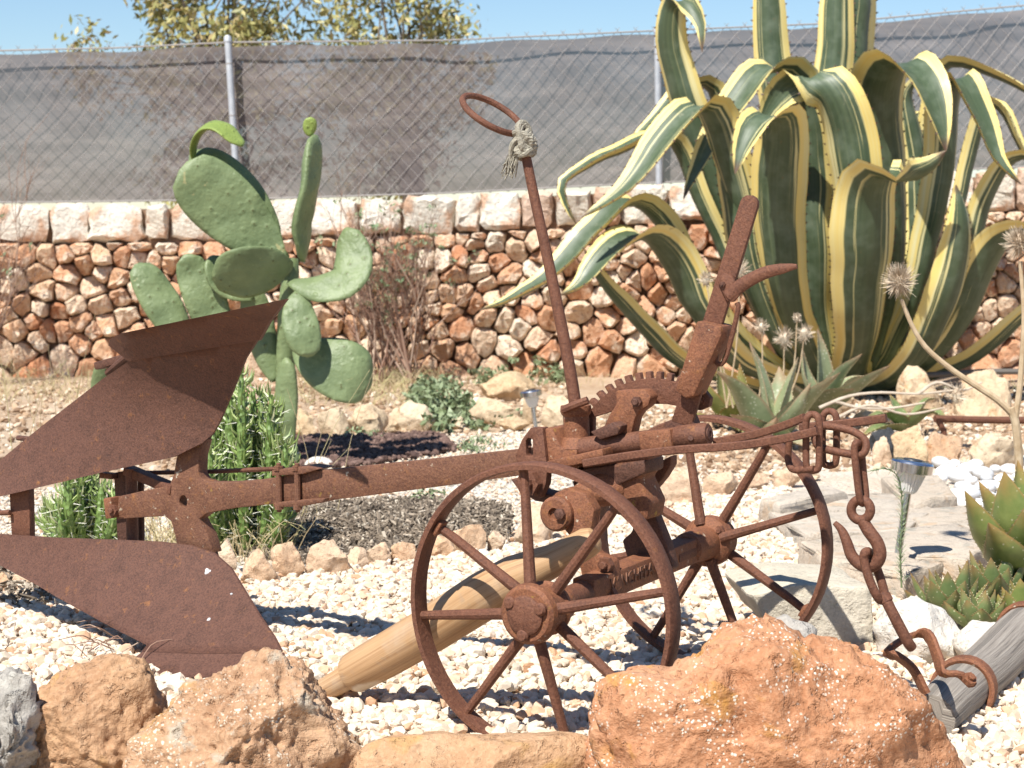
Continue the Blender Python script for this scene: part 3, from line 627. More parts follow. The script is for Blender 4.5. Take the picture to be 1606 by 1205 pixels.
while x < XB:
    wd = rnd.choice([.15, .19, .22, .26, .30]) * rnd.uniform(.9, 1.1); b0 = ctop(x + wd / 2) + .004; t0 = wtop(x + wd / 2)
    j = lambda s_: rnd.uniform(-s_, s_)
    stone('coping_stone', [(x + .004 + j(.006), b0 + j(.012)), (x + wd - .004 + j(.008), b0 + j(.012)), (x + wd - .004 + j(.01), t0 + j(.008)), (x + .004 + j(.006), t0 + j(.008))], M['coping_stone'], .035, .06, 20, 1.03, .42); x += wd
# fence
FY = 11.08
ftop = lin([(-160, 82), (0, 76), (180, 72), (360, 63), (700, 60), (1027, 45), (1290, 34), (1606, 5), (1760, -8)], FY)
fbot = lambda x: wtop(x) + .005
fence = empty('fence', (0, FY, wtop(0))); tag(fence, 'chain link fence with grey shade cloth standing on the stone wall', 'fence')
def fp(x, s_, y=0): return (x, FY + y, fbot(x) + s_ * (ftop(x) - fbot(x)))
mb = MB(); nx, nz = 180, 36; vs = []
for j in range(nz + 1):
    for i in range(nx + 1):
        x = XA - .3 + (XB - XA + .6) * i / nx; s_ = j / nz; rip = .016 * math.sin(x * 2.3 + s_ * 2) * math.sin(s_ * math.pi) + .014 * noise.noise(Vector((x * 3, s_ * 4, 2))) + .007 * noise.noise(Vector((x * 1.6, s_ * 9, 4)))
        vs.append(fp(x, .01 + s_ * .965 - (.012 * math.sin(x * 5.2) ** 2 if j == nz else 0), .055 + rip))
mb.add(vs, [(j * (nx + 1) + i, j * (nx + 1) + i + 1, (j + 1) * (nx + 1) + i + 1, (j + 1) * (nx + 1) + i) for j in range(nz) for i in range(nx)])
mb.build('shade_cloth', M['shade_cloth'], fence, sharp=180)
mb = MB(); pit = .100; H = .93
x0 = XA - .3 - 1.2
while x0 < XB + 1.5:
    for sg in (1, -1):
        q = []
        for k in range(7):
            s_ = k / 6 * 1.015; x = x0 + sg * (s_ - .5) * H * .86
            q.append(Vector(fp(x, s_, (-.002 if sg > 0 else .002))))
        if q[0].x > XA - 1 and q[0].x < XB + 1: tube(mb, q, .0015, 4, cap=False)
    x0 += pit
tag(mb.build('chain_link_mesh', M['wire'], fence), None, None, None, 'stuff')
for s_, nm in ((.985, 'top_wire'), (.012, 'bottom_wire')):
    mb = MB(); tube(mb, [fp(XA - .3 + (XB - XA + .6) * i / 40, s_, -.006) for i in range(41)], .005 if s_ != .5 else .0025, 5); mb.build(nm, M['wire'], fence)
for (xa, ya), (xb, yb) in (((357, 60), (374, 330)), ((1031, 46), (1034, 310))):
    mb = MB(); tube(mb, [at(xb, yb, FY - .03), at(xa, ya, FY - .03)], .019, 14); p_ = mb.build('post', M['zinc'], fence)
    mb = MB(); d = (at(xa, ya, FY - .03) - at(xb, yb, FY - .03)).normalized(); lathe(mb, at(xa, ya, FY - .03) - d * .02, d, [(0, .022), (.022, .022), (.034, .014), (.037, .004)], 14); mb.build('cap', M['zinc'], p_)
    for f_ in (.25, .55, .85):
        mb = MB(); c_ = at(xb, yb, FY - .03).lerp(at(xa, ya, FY - .03), f_); lathe(mb, c_, d, [(0, .0205), (.006, .0205)], 14); mb.build('tie_band', M['wire'], p_)

# ------------------------------------------------------------------ trees behind the fence
def leafcloud(cs, per, rad, size, seed, asp=.34):
    r = np.random.RandomState(seed); C = np.repeat(np.array(cs), per, 0); n = len(C); d = r.randn(n, 3); d /= np.linalg.norm(d, axis=1)[:, None]
    P = C + d * (rad * r.rand(n, 1) ** .45) * np.array([1, 1, .75]); a = r.randn(n, 3); a[:, 2] -= .5; a /= np.linalg.norm(a, axis=1)[:, None]
    b = np.cross(a, r.randn(n, 3)); b /= np.linalg.norm(b, axis=1)[:, None]; s_ = size * (.6 + .8 * r.rand(n, 1))
    V = np.stack([P - a * s_, P + b * s_ * asp, P + a * s_, P - b * s_ * asp], 1).reshape(-1, 3); return V, np.arange(n * 4).reshape(-1, 4)
def tree(x0, x1, y0, y1, Y, seed, label, ncl, per):
    C = at((x0 + x1) / 2, (y0 + y1) / 2, Y); k = Y / F; rx, rz = (x1 - x0) / 2 * k, (y1 - y0) / 2 * k; r = random.Random(seed)
    e = empty('tree', (C.x, Y, 0)); tag(e, label, 'tree', 'trees beyond the fence'); mb = MB(); tr_ = []; cs = []
    while len(cs) < ncl:
        p = Vector((r.uniform(-1, 1), r.uniform(-1, 1), r.uniform(-1, 1)))
        if p.length < 1 and p.length > .25 and noise.noise(p * 2.3 + Vector((seed, 0, 0))) > -.06: cs.append((C.x + p.x * rx, Y + p.y * rx * .8, C.z + p.z * rz))
    base = Vector((C.x, Y, 0)); fork = Vector((C.x + .05, Y, C.z - rz * .55)); tube(mb, catmull([base, base.lerp(fork, .5) + Vector((.08, 0, 0)), fork], 8), list(np.linspace(.13, .09, 8)), 9)
    trunk = mb.build('trunk', M['bark'], e); mb = MB()
    for p in cs[::2]:
        p = Vector(p); mid = fork.lerp(p, .5) + Vector((r.uniform(-.2, .2), r.uniform(-.2, .2), .15)); tube(mb, catmull([fork, mid, p], 7), list(np.linspace(.022, .004, 7)), 5)
    mb.build('limbs', M['bark'], trunk)
    V, Fc = leafcloud(cs, per, .27, .036, seed, .36); o = mesh_np('crown', V, Fc, M['tree_leaf'], True, e); o['kind'] = 'stuff'
tree(120, 560, -210, 330, 16.5, 3, 'wide olive green tree seen above and through the shade cloth', 118, 100)
tree(515, 745, -130, 320, 16.0, 8, 'narrower olive green tree beside the wide tree beyond the fence', 62, 105)

# ------------------------------------------------------------------ strap-leaved plants
def leaf(mb, pts, wfun, az, thick, chan, nl=26, na=7, tooth=None, tsp=.03, tsz=.008, twist=0.0, wav=0.0):
    C = catmull(pts, nl); az = Vector(az); az.z = 0; az.normalize(); wv = az.cross(UP); vs = []; uv = []; sec = []
    prev = None
    for i in range(nl):
        t_ = C[min(i + 1, nl - 1)] - C[max(i - 1, 0)]; t_.normalize(); s_ = i / (nl - 1)
        wd = wv - t_ * wv.dot(t_)
        if wd.length < .15 and prev: wd = prev - t_ * prev.dot(t_)
        wd.normalize(); prev = wd.copy()
        if wav: C[i] = C[i] + wd * (wav * noise.noise(C[i] * 5.0)) + (wd.cross(t_)) * (wav * noise.noise(C[i] * 6.0 + Vector((7, 3, 1))))
        if twist: wd = Matrix.Rotation(twist * s_, 3, t_) @ wd
        nn = wd.cross(t_).normalized(); W = wfun(s_) / 2; th = thick * (1 - s_ * .8) * min(1, W / .01)
        L_, R_ = C[i] - wd * W + nn * (chan * W), C[i] + wd * W + nn * (chan * W); sec.append((L_, R_, wd, nn, t_))
        for k in range(na):
            u = -1 + 2 * k / (na - 1); vs.append(C[i] + wd * (W * u) + nn * (chan * W * u * u)); uv.append((k / (na - 1) * .998 + .001, s_))
        for k in range(na - 2, 0, -1):
            u = -1 + 2 * k / (na - 1); vs.append(C[i] + wd * (W * u) + nn * (chan * W * u * u - th * (1 - u * u))); uv.append((k / (na - 1) * .998 + .001, s_))
    m_ = na * 2 - 2; fs = []
    for i in range(nl - 1):
        for k in range(m_): l = (k + 1) % m_; fs.append((i * m_ + k, i * m_ + l, (i + 1) * m_ + l, (i + 1) * m_ + k))
    fs.append(tuple(range(m_ - 1, -1, -1))); fs.append(tuple((nl - 1) * m_ + k for k in range(m_)))
    mb.add(vs, fs, uv)
    if tooth is not None:
        acc = 0
        for i in range(2, nl - 2):
            seg = (C[i + 1] - C[i]).length; q = max(1, int(seg / tsp))
            for a in range(q):
                f_ = (a + .5) / q
                for side in (0, 1):
                    p = sec[i][side].lerp(sec[i + 1][side], f_); o_ = sec[i][2] * (1 if side else -1); t_ = sec[i][4]; b_ = t_ * (tsz * .5)
                    tooth.add([p - b_ - o_ * .001, p + b_ - o_ * .001, p + sec[i][3] * (tsz * .3) - o_ * .001, p + o_ * tsz + t_ * tsz * .3], [(0, 1, 3), (1, 2, 3), (2, 0, 3), (0, 2, 1)])
AY = 9.75; AK = AY / F
agave = empty('agave', at(1310, 625, AY)); agave.location.z = 0; WL[agave].z = 0
tag(agave, 'huge variegated agave with yellow edged arching leaves before the wall', 'agave')
LV = [  # traced centrelines (px, py, depth offset), width in px, azimuth override
 ([(1325, 600, -.12), (1340, 480, -.42), (1342, 340, -.6), (1330, 220, -.68), (1300, 140, -.7), (1255, 128, -.62), (1215, 160, -.55), (1180, 215, -.5)], 82, (-.5, -1)),
 ([(1270, 600, -.05), (1245, 420, -.15), (1250, 240, -.2), (1250, 130, -.28), (1205, 108, -.36), (1150, 170, -.45), (1105, 240, -.5), (1072, 313, -.55)], 70, (-.75, -1)),
 ([(1290, 600, -.16), (1235, 470, -.55), (1218, 330, -.72), (1224, 225, -.85), (1218, 182, -.95), (1190, 190, -1.05), (1165, 232, -1.1), (1152, 272, -1.12)], 84, (-.35, -1)),
 ([(1335, 605, -.16), (1352, 500, -.6), (1362, 380, -.8), (1366, 305, -.88), (1380, 276, -.95), (1420, 282, -.98), (1455, 265, -1.0), (1484, 238, -1.02)], 104, (.3, -1)),
 ([(1355, 600, -.1), (1395, 440, -.3), (1390, 280, -.4), (1382, 160, -.5), (1405, 102, -.66), (1445, 125, -.8), (1470, 180, -.88), (1484, 238, -.9)], 106, (.45, -1)),
 ([(1370, 600, -.1), (1440, 440, -.3), (1478, 290, -.38), (1490, 170, -.42), (1503, 122, -.52), (1535, 180, -.6), (1565, 250, -.66), (1602, 288, -.7)], 74, (.75, -1)),
 ([(1365, 600, .05), (1425, 400, .3), (1455, 200, .42), (1478, 112, .45), (1520, 104, .42), (1580, 128, .4), (1660, 175, .35)], 60, (1, -.45)),
 ([(1375, 600, 0), (1470, 430, .1), (1520, 260, .15), (1545, 165, .15), (1572, 172, .12), (1600, 225, .1), (1640, 300, .1)], 52, (1, -.5)),
 ([(1380, 600, -.08), (1470, 500, -.2), (1520, 400, -.25), (1555, 300, -.28), (1585, 256, -.32), (1625, 250, -.36), (1670, 290, -.4)], 66, (1, -.7)),
 ([(1380, 605, -.15), (1460, 560, -.42), (1515, 490, -.55), (1550, 415, -.62), (1585, 372, -.68), (1635, 368, -.74), (1690, 420, -.8)], 88, (.8, -1)),
 ([(1375, 610, -.08), (1440, 590, -.25), (1530, 555, -.3), (1610, 490, -.35), (1680, 410, -.4)], 62, (1, -.6)),
 ([(1370, 606, -.15), (1430, 570, -.5), (1475, 500, -.68), (1500, 420, -.76), (1510, 350, -.8), (1500, 290, -.82)], 74, (.6, -1)),
 ([(1290, 600, .1), (1250, 400, .22), (1222, 200, .28), (1210, 90, .3), (1200, -40, .3), (1190, -160, .3)], 62, (-.3, -1)),
 ([(1312, 600, .1), (1308, 300, .08), (1306, 130, .06), (1312, 20, .05), (1316, -170, .05)], 62, (-.2, -1)),
 ([(1335, 600, .1), (1345, 300, .12), (1345, 130, .12), (1352, 20, .12), (1362, -170, .12)], 72, (.8, -1)),
 ([(1322, 600, .15), (1325, 300, .2), (1330, 100, .22), (1338, -30, .22), (1335, -200, .22)], 90, (.0, -1)),
 ([(1265, 600, 0), (1180, 440, -.1), (1115, 280, -.16), (1072, 160, -.22), (1046, 70, -.26), (1052, 8, -.32), (1080, 6, -.4), (1100, 40, -.46), (1103, 82, -.48)], 62, (-.6, -1)),
 ([(1275, 600, -.08), (1200, 440, -.4), (1150, 280, -.55), (1122, 190, -.62), (1092, 168, -.68), (1040, 225, -.78), (985, 292, -.86), (912, 342, -.92)], 72, (-.8, -1)),
 ([(1260, 600, .1), (1180, 400, .15), (1140, 230, .12), (1120, 145, .08), (1085, 132, .04), (1040, 175, -.02), (985, 228, -.08), (955, 246, -.1)], 48, (-1, -.7)),
 ([(1262, 600, .0), (1170, 450, -.1), (1100, 320, -.16), (1070, 240, -.2), (1035, 212, -.26), (960, 242, -.36), (900, 272, -.42), (884, 292, -.44), (892, 322, -.45), (906, 352, -.46)], 42, (-1, -.8)),
 ([(1258, 605, -.08), (1150, 520, -.3), (1080, 420, -.42), (1030, 340, -.5), (985, 318, -.56), (930, 362, -.64), (870, 425, -.7), (810, 465, -.76), (752, 488, -.8)], 58, (-1, -1)),
 ([(1262, 606, -.12), (1150, 560, -.4), (1090, 480, -.55), (1050, 400, -.62), (1008, 368, -.7), (960, 395, -.78), (915, 445, -.84), (878, 464, -.88)], 78, (-.8, -1)),
 ([(1255, 610, -.05), (1150, 595, -.25), (1060, 560, -.35), (995, 500, -.42), (948, 445, -.46), (915, 390, -.5)], 52, (-1, -.8)),
 ([(1300, 600, -.1), (1275, 420, -.28), (1272, 260, -.34), (1262, 160, -.4), (1235, 150, -.46)], 66, (-.3, -1)),
 ([(1345, 600, -.05), (1430, 420, -.05), (1440, 260, -.02), (1425, 150, -.05), (1450, 115, -.12)], 60, (.6, -1)),
 ([(1300, 600, .18), (1260, 380, .5), (1240, 220, .6), (1222, 160, .65), (1190, 175, .7)], 60, (-.5, .8)),
 ([(1350, 600, .2), (1400, 380, .5), (1420, 240, .62), (1440, 180, .7), (1480, 190, .78)], 60, (.6, .8)),
 ([(1285, 604, -.12), (1215, 520, -.35), (1170, 400, -.48), (1150, 300, -.52), (1135, 215, -.55), (1105, 175, -.6)], 66, (-.6, -1)),
]
teeth = MB()
for pts_, wpx, az in LV:
    mb = MB(); W = wpx * AK * .98
    f_ = lambda s_, W=W: W * float(np.interp(s_, [0, .08, .25, .48, .62, .78, .9, .97, 1], [1.0, .60, .68, .92, 1.02, .88, .52, .2, .02]))
    leaf(mb, [at(x, y, AY + d) for x, y, d in pts_], f_, (az[0], az[1], 0), .05, .42, 40, 9, teeth, .035, .013, 0.0, .011)
    mb.build('leaf', M['agave'], agave, sharp=60)
tag(teeth.build('margin_teeth', M['thorn'], agave, flat=True), None, None, None, 'stuff')
def rosette(name, label, cx, cy, Y, leaves, matn, thick=.018, toothm='thorn_pale', tsp=.014, tsz=.005, group=None):
    e = empty(name, at(cx, cy, Y)); e.location.z = max(0, e.location.z); WL[e] = e.location.copy(); tag(e, label, 'aloe', group); tb = MB(); k = Y / F
    for pts_, wpx in leaves:
        mb = MB(); P3 = [at(x, y, Y + d) for x, y, d in pts_]; W = wpx * k * (1.6 if matn == 'aloe_spotted' else 1.35); a = P3[-1] - P3[0]; a.z = 0
        if a.length < .02: a = Vector((0, -1, 0))
        a = a.normalized() + Vector((0, -.35, 0))
        f_ = lambda s_, W=W: W * float(np.interp(s_, [0, .2, .45, .7, .9, 1], [.85, 1.0, .86, .55, .2, .015]))
        leaf(mb, P3, f_, a, thick, .35, 16, 7, tb, tsp, tsz); mb.build('leaf', M[matn], e, sharp=60)
    tag(tb.build('margin_teeth', M[toothm], e, flat=True), None, None, None, 'stuff')
    return e
def auto_leaves(cx, cy, n, L, wpx, rr, ang=(10, 170), dep=.25, bend=.12):
    out = []
    for i in range(n):
        a = math.radians(ang[0] + (ang[1] - ang[0]) * (i + .5 + rr.uniform(-.3, .3)) / n); l = L * rr.uniform(.75, 1.1); d = rr.uniform(-1, 1) * dep
        dx, dy = math.cos(a) * l, -math.sin(a) * l; out.append(([(cx + dx * .03, cy, 0), (cx + dx * .5, cy + dy * (.5 - bend * .5), d * .55), (cx + dx, cy + dy, d)], wpx * rr.uniform(.85, 1.1)))
    return out
r_ = random.Random(5)
# spotted aloes before the agave (three rosettes)
rosette('aloe', 'spotted grey green aloe with pointed leaves in front of the agave', 1205, 700, 7.75, [
  ([(1208, 690, 0), (1195, 600, .05), (1175, 535, .06)], 42), ([(1200, 695, -.02), (1160, 620, -.1), (1122, 580, -.16)], 44), ([(1215, 690, 0), (1235, 620, .02), (1252, 560, .04)], 44),
  ([(1220, 692, -.02), (1265, 635, -.1), (1318, 584, -.18)], 44), ([(1215, 695, -.08), (1250, 650, -.14), (1272, 600, -.16)], 36), ([(1205, 700, -.05), (1170, 665, -.2), (1145, 650, -.3)], 40),
  ([(1215, 702, -.08), (1235, 690, -.22), (1262, 700, -.32)], 44), ([(1210, 700, -.06), (1212, 680, -.2), (1218, 655, -.26)], 38), ([(1200, 702, -.05), (1180, 690, -.2), (1158, 705, -.3)], 40), ([(1212, 690, .1), (1225, 620, .18), (1222, 575, .22)], 40)], 'aloe_spotted')
rosette('aloe', 'spotted aloe with upright leaves behind the dry flower heads', 1290, 640, 8.3, [
  ([(1290, 640, 0), (1288, 570, .02), (1282, 515, .03)], 34), ([(1295, 640, 0), (1320, 590, -.05), (1352, 555, -.08)], 36), ([(1298, 645, 0), (1345, 610, -.1), (1398, 572, -.16)], 36), ([(1285, 640, 0), (1262, 590, .04), (1258, 545, .06)], 34),
  ([(1295, 645, -.05), (1310, 620, -.15), (1340, 610, -.22)], 34), ([(1300, 645, .08), (1330, 600, .12), (1365, 590, .15)], 32), ([(1280, 645, -.03), (1255, 625, -.12), (1240, 600, -.18)], 32)], 'aloe_spotted')
rosette('aloe', 'bronze tinged aloe low behind the lever of the plough', 1140, 640, 8.25, [
  ([(1140, 650, 0), (1130, 600, .03), (1128, 560, .05)], 30), ([(1135, 655, 0), (1110, 620, -.04), (1095, 585, -.06)], 30), ([(1145, 655, -.03), (1170, 640, -.14), (1185, 655, -.2)], 34), ([(1130, 660, -.03), (1100, 655, -.1), (1070, 665, -.14)], 32), ([(1150, 650, 0), (1165, 610, .02), (1160, 570, .04)], 28), ([(1145, 660, -.08), (1160, 672, -.18), (1190, 690, -.24)], 30)], 'aloe_bronze')
rosette('agave_pup', 'small dark green agave offset beside the rusty bar', 1420, 665, 7.9, [
  ([(1420, 668, 0), (1390, 650, -.05), (1360, 655, -.12)], 26), ([(1425, 668, 0), (1460, 645, -.05), (1490, 662, -.1)], 26), ([(1420, 668, 0), (1405, 640, .05), (1395, 618, .08)], 26), ([(1415, 670, -.02), (1380, 670, -.15), (1350, 685, -.22)], 24), ([(1428, 668, .05), (1450, 630, .1), (1470, 625, .12)], 22)], 'aloe_small')
# aloes at the right edge
rosette('aloe', 'large yellow green aloe with white spines beside the solar lamp', 1610, 900, 4.6, [
  ([(1600, 890, 0), (1575, 840, -.03), (1535, 755, -.05)], 62), ([(1590, 900, -.03), (1550, 850, -.1), (1513, 770, -.14)], 62), ([(1605, 890, -.06), (1590, 830, -.12), (1575, 740, -.15)], 76), ([(1600, 905, -.1), (1580, 880, -.22), (1550, 820, -.28)], 74),
  ([(1620, 890, -.1), (1620, 850, -.2), (1612, 790, -.26)], 76), ([(1610, 890, .05), (1602, 800, .08), (1596, 722, .1)], 60), ([(1640, 890, -.02), (1650, 800, -.04), (1660, 720, -.06)], 64), ([(1600, 900, -.02), (1565, 880, -.1), (1545, 850, -.16)], 46), ([(1640, 900, -.1), (1660, 840, -.2), (1690, 800, -.25)], 70)], 'aloe_green', .02, 'thorn_pale', .016, .005)
def small_rosette(cx, cy, Y, L, wpx, n, seed, label, matn='aloe_small'):
    rr = random.Random(seed); lv = []
    for i in range(n):
        a = 2.399 * i; up = .35 + .65 * (i / n); l = L * (1.0 - .25 * i / n) * rr.uniform(.85, 1.1); h = math.cos(a) * (1.12 - up * .75); d = math.sin(a) * (1.12 - up * .75)
        lv.append(([(cx + h * 6, cy, d * .01), (cx + h * l * .62, cy - l * up * .42, d * l * Y / F * .55), (cx + h * l * .95, cy - l * up, d * l * Y / F * .8)], wpx * rr.uniform(.85, 1.1)))
    return rosette('aloe', label, cx, cy, Y, lv, matn, .014, 'thorn_pale', .010, .0035, 'small aloe rosettes by the big aloe')
al = 'small aloe rosette with white toothed leaves in the clump below the big aloe'
small_rosette(1492, 975, 4.25, 125, 40, 19, 1, 'small toothed aloe rosette nearest the solar lamp'); small_rosette(1560, 955, 4.4, 125, 40, 19, 2, 'small toothed aloe rosette in the middle of its clump'); small_rosette(1605, 985, 4.2, 105, 38, 17, 3, 'yellow green small aloe rosette next to the swingletree', 'aloe_green'); small_rosette(1535, 985, 4.15, 85, 32, 15, 4, 'smallest aloe rosette in front of its clump by a whitish stone'); small_rosette(1595, 930, 4.5, 105, 38, 16, 6, 'small toothed aloe rosette directly under the big aloe')

# ------------------------------------------------------------------ prickly pear
OY = 7.0; OK = OY / F
op = empty('prickly_pear', gnd(452, 730)); tag(op, 'tall prickly pear cactus with broad green pads behind the plough', 'cactus')
def pad(pts_, wpx, nrm, thick=.03, mat='opuntia', n=18, seg=18, round_=.42, obo=.62, swap=False):
    P3 = catmull([at(x, y, OY + d) for x, y, d in pts_], n); mx_ = max((t_ ** obo) * ((1 - t_) ** round_) for t_ in np.linspace(0, 1, 60)); a, b = [], []
    for i in range(n):
        t_ = .002 + .996 * i / (n - 1); q = (t_ ** obo) * ((1 - t_) ** round_) / mx_; q = max(q, .16 if t_ < .5 else .03); a.append(wpx * OK / 2 * q); b.append(max(.004, thick / 2 * q ** .6))
    mb = MB(); tube(mb, P3, a if swap else b, seg, hint=nrm, rad2=b if swap else a)
    nv = Vector(nrm).normalized() if not swap else Vector((0, 0, 1)); mid = P3[n // 2]; cup = rnd.uniform(-.9, .9); q = []
    for v in mb.v:
        p = Vector(v); lat = (p - mid) - nv * (p - mid).dot(nv); q.append(tuple(p + nv * (.02 * noise.noise(p * 5.5) + .010 * noise.noise(p * 14) + (cup * lat.length ** 2 if wpx > 30 else 0)) + lat * (.05 * noise.noise(p * 8 + Vector((5, 2, 9))) if wpx > 30 else 0)))
    mb.v = q; return mb.build('pad', M[mat], op, sharp=180)
Cn = (0, -1, .1)
pad([(452, 745, .02), (447, 620, .02), (450, 500, .03), (458, 405, .03)], 30, (0, -1, 0), .07, round_=.1, obo=.1)
pad([(450, 410, 0), (375, 345, -.04), (287, 262, -.06)], 108, (.12, -1, .1), .030, obo=.8)
pad([(440, 385, .06), (370, 300, .1), (302, 238, .12)], 78, (.2, -1, .1), .03)
pad([(304, 252, .12), (304, 222, .10), (318, 200, .07), (345, 194, .03), (380, 216, -.02)], 62, (.12, 1, .30), .024, 'opuntia_new', swap=True)
pad([(464, 412, 0), (476, 330, -.01), (482, 260, -.01), (485, 212, 0)], 92, (1, -.12, 0), .05, obo=.45)
pad([(485, 214, 0), (486, 184, 0)], 22, (.4, -1, 0), .03, 'opuntia_new', 12, 12, .4, .5)
pad([(490, 260, .0), (491, 240, .0)], 12, (.4, -1, 0), .02, 'opuntia_new', 10, 10, .4, .5)
pad([(460, 414, -.02), (400, 425, -.1), (333, 428, -.12)], 92, (.05, -.9, -.45), .03)
pad([(395, 470, .02), (350, 440, .03), (332, 400, .03)], 60, (.9, -.6, .1), .03)
pad([(455, 448, -.02), (505, 455, -.06), (545, 440, -.06), (556, 405, -.02), (545, 366, .03)], 66, (-.3, -.75, .6), .032)
pad([(468, 455, -.06), (470, 505, -.12), (487, 560, -.14)], 58, (.25, -1, .15), .03)
pad([(464, 545, -.02), (520, 572, -.06), (560, 592, -.06), (582, 604, -.03)], 98, (.25, -.9, .30), .028)
pad([(300, 560, .0), (262, 490, .02), (215, 412, .03)], 62, (.5, -1, .1), .035)
pad([(352, 560, .0), (322, 470, .02), (292, 400, .03)], 66, (.2, -1, .1), .034)
pad([(430, 600, .05), (408, 520, .05), (395, 445, .05)], 50, (0, -1, .1), .034)
pad([(450, 740, -.02), (450, 640, -.03), (452, 562, -.03)], 40, (-.4, -1, .1), .05)
pad([(160, 735, .1), (159, 650, .1), (156, 570, .1)], 34, (.3, -1, .1), .03)
for i in range(3):   # a stub of root collar
    pad([(452 + (i - 1) * 14, 742, -.02), (452 + (i - 1) * 6, 715, -.02), (452, 685, 0)], 24, (0, -1, 0), .05, round_=.2, obo=.15)

# ------------------------------------------------------------------ needle leaved cactus clumps
def eve(x0, x1, ytop, ybase, Y, nst, seed, label):
    rr = random.Random(seed); k = Y / F; e = empty('needle_cactus', gnd((x0 + x1) / 2, ybase)); tag(e, label, 'cactus', 'needle leaved cactus clumps'); lv = MB(); nd = MB()
    for i in range(nst):
        f_ = (i + rr.random()) / nst; bx = (x0 + x1) / 2 + (f_ - .5) * (x1 - x0) * .6; tx = x0 + (x1 - x0) * f_ + rr.uniform(-8, 8)
        prof = max(.35, 1 - abs(f_ - .55) ** 1.5 * 1.3) * rr.uniform(.55, 1.02); ty = ybase - (ybase - ytop) * prof; dy = rr.uniform(-.14, .14)
        P3 = catmull([at(bx, ybase, Y + dy * .5), at(bx * .4 + tx * .6 + (tx - bx) * .2, ybase * .6 + ty * .4, Y + dy), at(tx, ty, Y + dy)], 12)
        mb = MB(); R = [.013 * q for q in (.9, 1, 1, 1, 1, 1, 1, .98, .95, .85, .7, .3)]; tube(mb, P3, R, 9); mb.build('stem', M['eve_stem'], e)
        L = sum((P3[q + 1] - P3[q]).length for q in range(11)); n = int(L / .0042)
        for j in range(n):
            s_ = (j + rr.random()) / n; q = min(10, int(s_ * 11)); p = P3[q].lerp(P3[q + 1], s_ * 11 - q); t_ = (P3[q + 1] - P3[q]).normalized(); a = rr.uniform(0, 6.283)
            u = t_.orthogonal().normalized(); d = (u * math.cos(a) + t_.cross(u) * math.sin(a)); l = rr.uniform(.025, .05) * (.6 + .6 * s_); b0 = p + d * .011
            q1 = b0 + (d * .75 + t_ * .65) * (l * .5); q2 = b0 + (d * .7 + t_ * 1.2) * (l * .72)
            tube(lv, [b0, q1, q2], [.0030, .0030, .0004], 4, cap=False)
            if rr.random() < .5: tube(nd, [b0, b0 + (d + t_ * rr.uniform(-.3, .6)).normalized() * rr.uniform(.02, .045)], [.0011, .0004], 3, cap=False)
    tag(lv.build('needle_leaves', M['eve_leaf'], e), None, None, None, 'stuff'); tag(nd.build('spines', M['needle'], e), None, None, None, 'stuff')
eve(305, 462, 552, 872, 5.25, 34, 2, 'tall bright green needle leaved cactus between plough beam and prickly pear')
eve(64, 196, 722, 858, 5.35, 26, 5, 'low bright green needle leaved cactus below the upper mouldboard')

# ------------------------------------------------------------------ shrubs, herbs, dry grass
def shrub(name, label, x0, x1, ytop, ybase, Y, n, seed, leafn, thin=.0032, group=None):
    rr = random.Random(seed); e = empty(name, gnd((x0 + x1) / 2, ybase)); tag(e, label, 'shrub', group); mb = MB(); lv = []
    def grow(p, d, l, r, depth):
        P3 = [p]; q = p.copy()
        for k in range(4):
            d = (d + Vector((rr.uniform(-.25, .25), rr.uniform(-.25, .25), rr.uniform(-.05, .2)))).normalized(); q = q + d * l / 4; P3.append(q.copy())
        tube(mb, P3, list(np.linspace(r, r * .55, 5)), 4, cap=False)
        if depth > 0:
            for k in range(rr.choice([2, 3, 3, 4])):
                s_ = rr.choice(P3[2:]); grow(s_, (d + Vector((rr.uniform(-.8, .8), rr.uniform(-.8, .8), rr.uniform(-.1, .6)))).normalized(), l * rr.uniform(.5, .75), r * .55, depth - 1)
        elif rr.random() < leafn: lv.append(tuple(q))
    for i in range(n):
        bx = (x0 + x1) / 2 + rr.uniform(-.22, .22) * (x1 - x0); p = gnd(bx, ybase); p.y = Y + rr.uniform(-.1, .1); tgt = at(rr.uniform(x0, x1), ytop + rr.uniform(0, .45) * (ybase - ytop), Y + rr.uniform(-.15, .25)); d = tgt - p
        grow(p, d.normalized(), d.length * .58, thin * 1.6, 3)
    mb.build('twigs', M['twig'], e)
    if lv:
        V, Fc = leafcloud(lv, 9, .028, .014, seed); o = mesh_np('leaves', V, Fc, M['shrub_leaf'], True, e); o['kind'] = 'stuff'
shrub('dry_shrub', 'tall reddish dry shrub with green tufts against the stone wall', 500, 720, 352, 608, 10.35, 30, 4, .14, .0042)
shrub('dry_shrub', 'bare grey brown dry shrub at the wall behind the mouldboard tail', -60, 62, 285, 590, 10.3, 16, 9, .03, .0036)
def herb(label, x0, x1, y0, y1, n, seed, size=.016, h=60, matn='herb', name='low_herb'):
    rr = random.Random(seed); cs = []
    for i in range(n):
        a, b = rr.uniform(-1, 1), rr.uniform(-1, 1)
        if a * a + b * b > 1: continue
        g = gnd((x0 + x1) / 2 + a * (x1 - x0) / 2, (y0 + y1) / 2 + b * (y1 - y0) / 2 + h * .3); cs.append((g.x, g.y, rr.uniform(.01, h * g.y / F * (1 - .6 * (a * a + b * b)))))
    V, Fc = leafcloud(cs, 12, .035, size, seed, .5); tag(mesh_np(name, V, Fc, M[matn], True), label, 'plant', None, 'stuff')
herb('spreading grey green herb on the ground behind the lava gravel', 635, 735, 600, 665, 190, 3)
herb('small grey green herb beside the wall foot rocks and the rod', 700, 815, 640, 668, 60, 4, h=25)
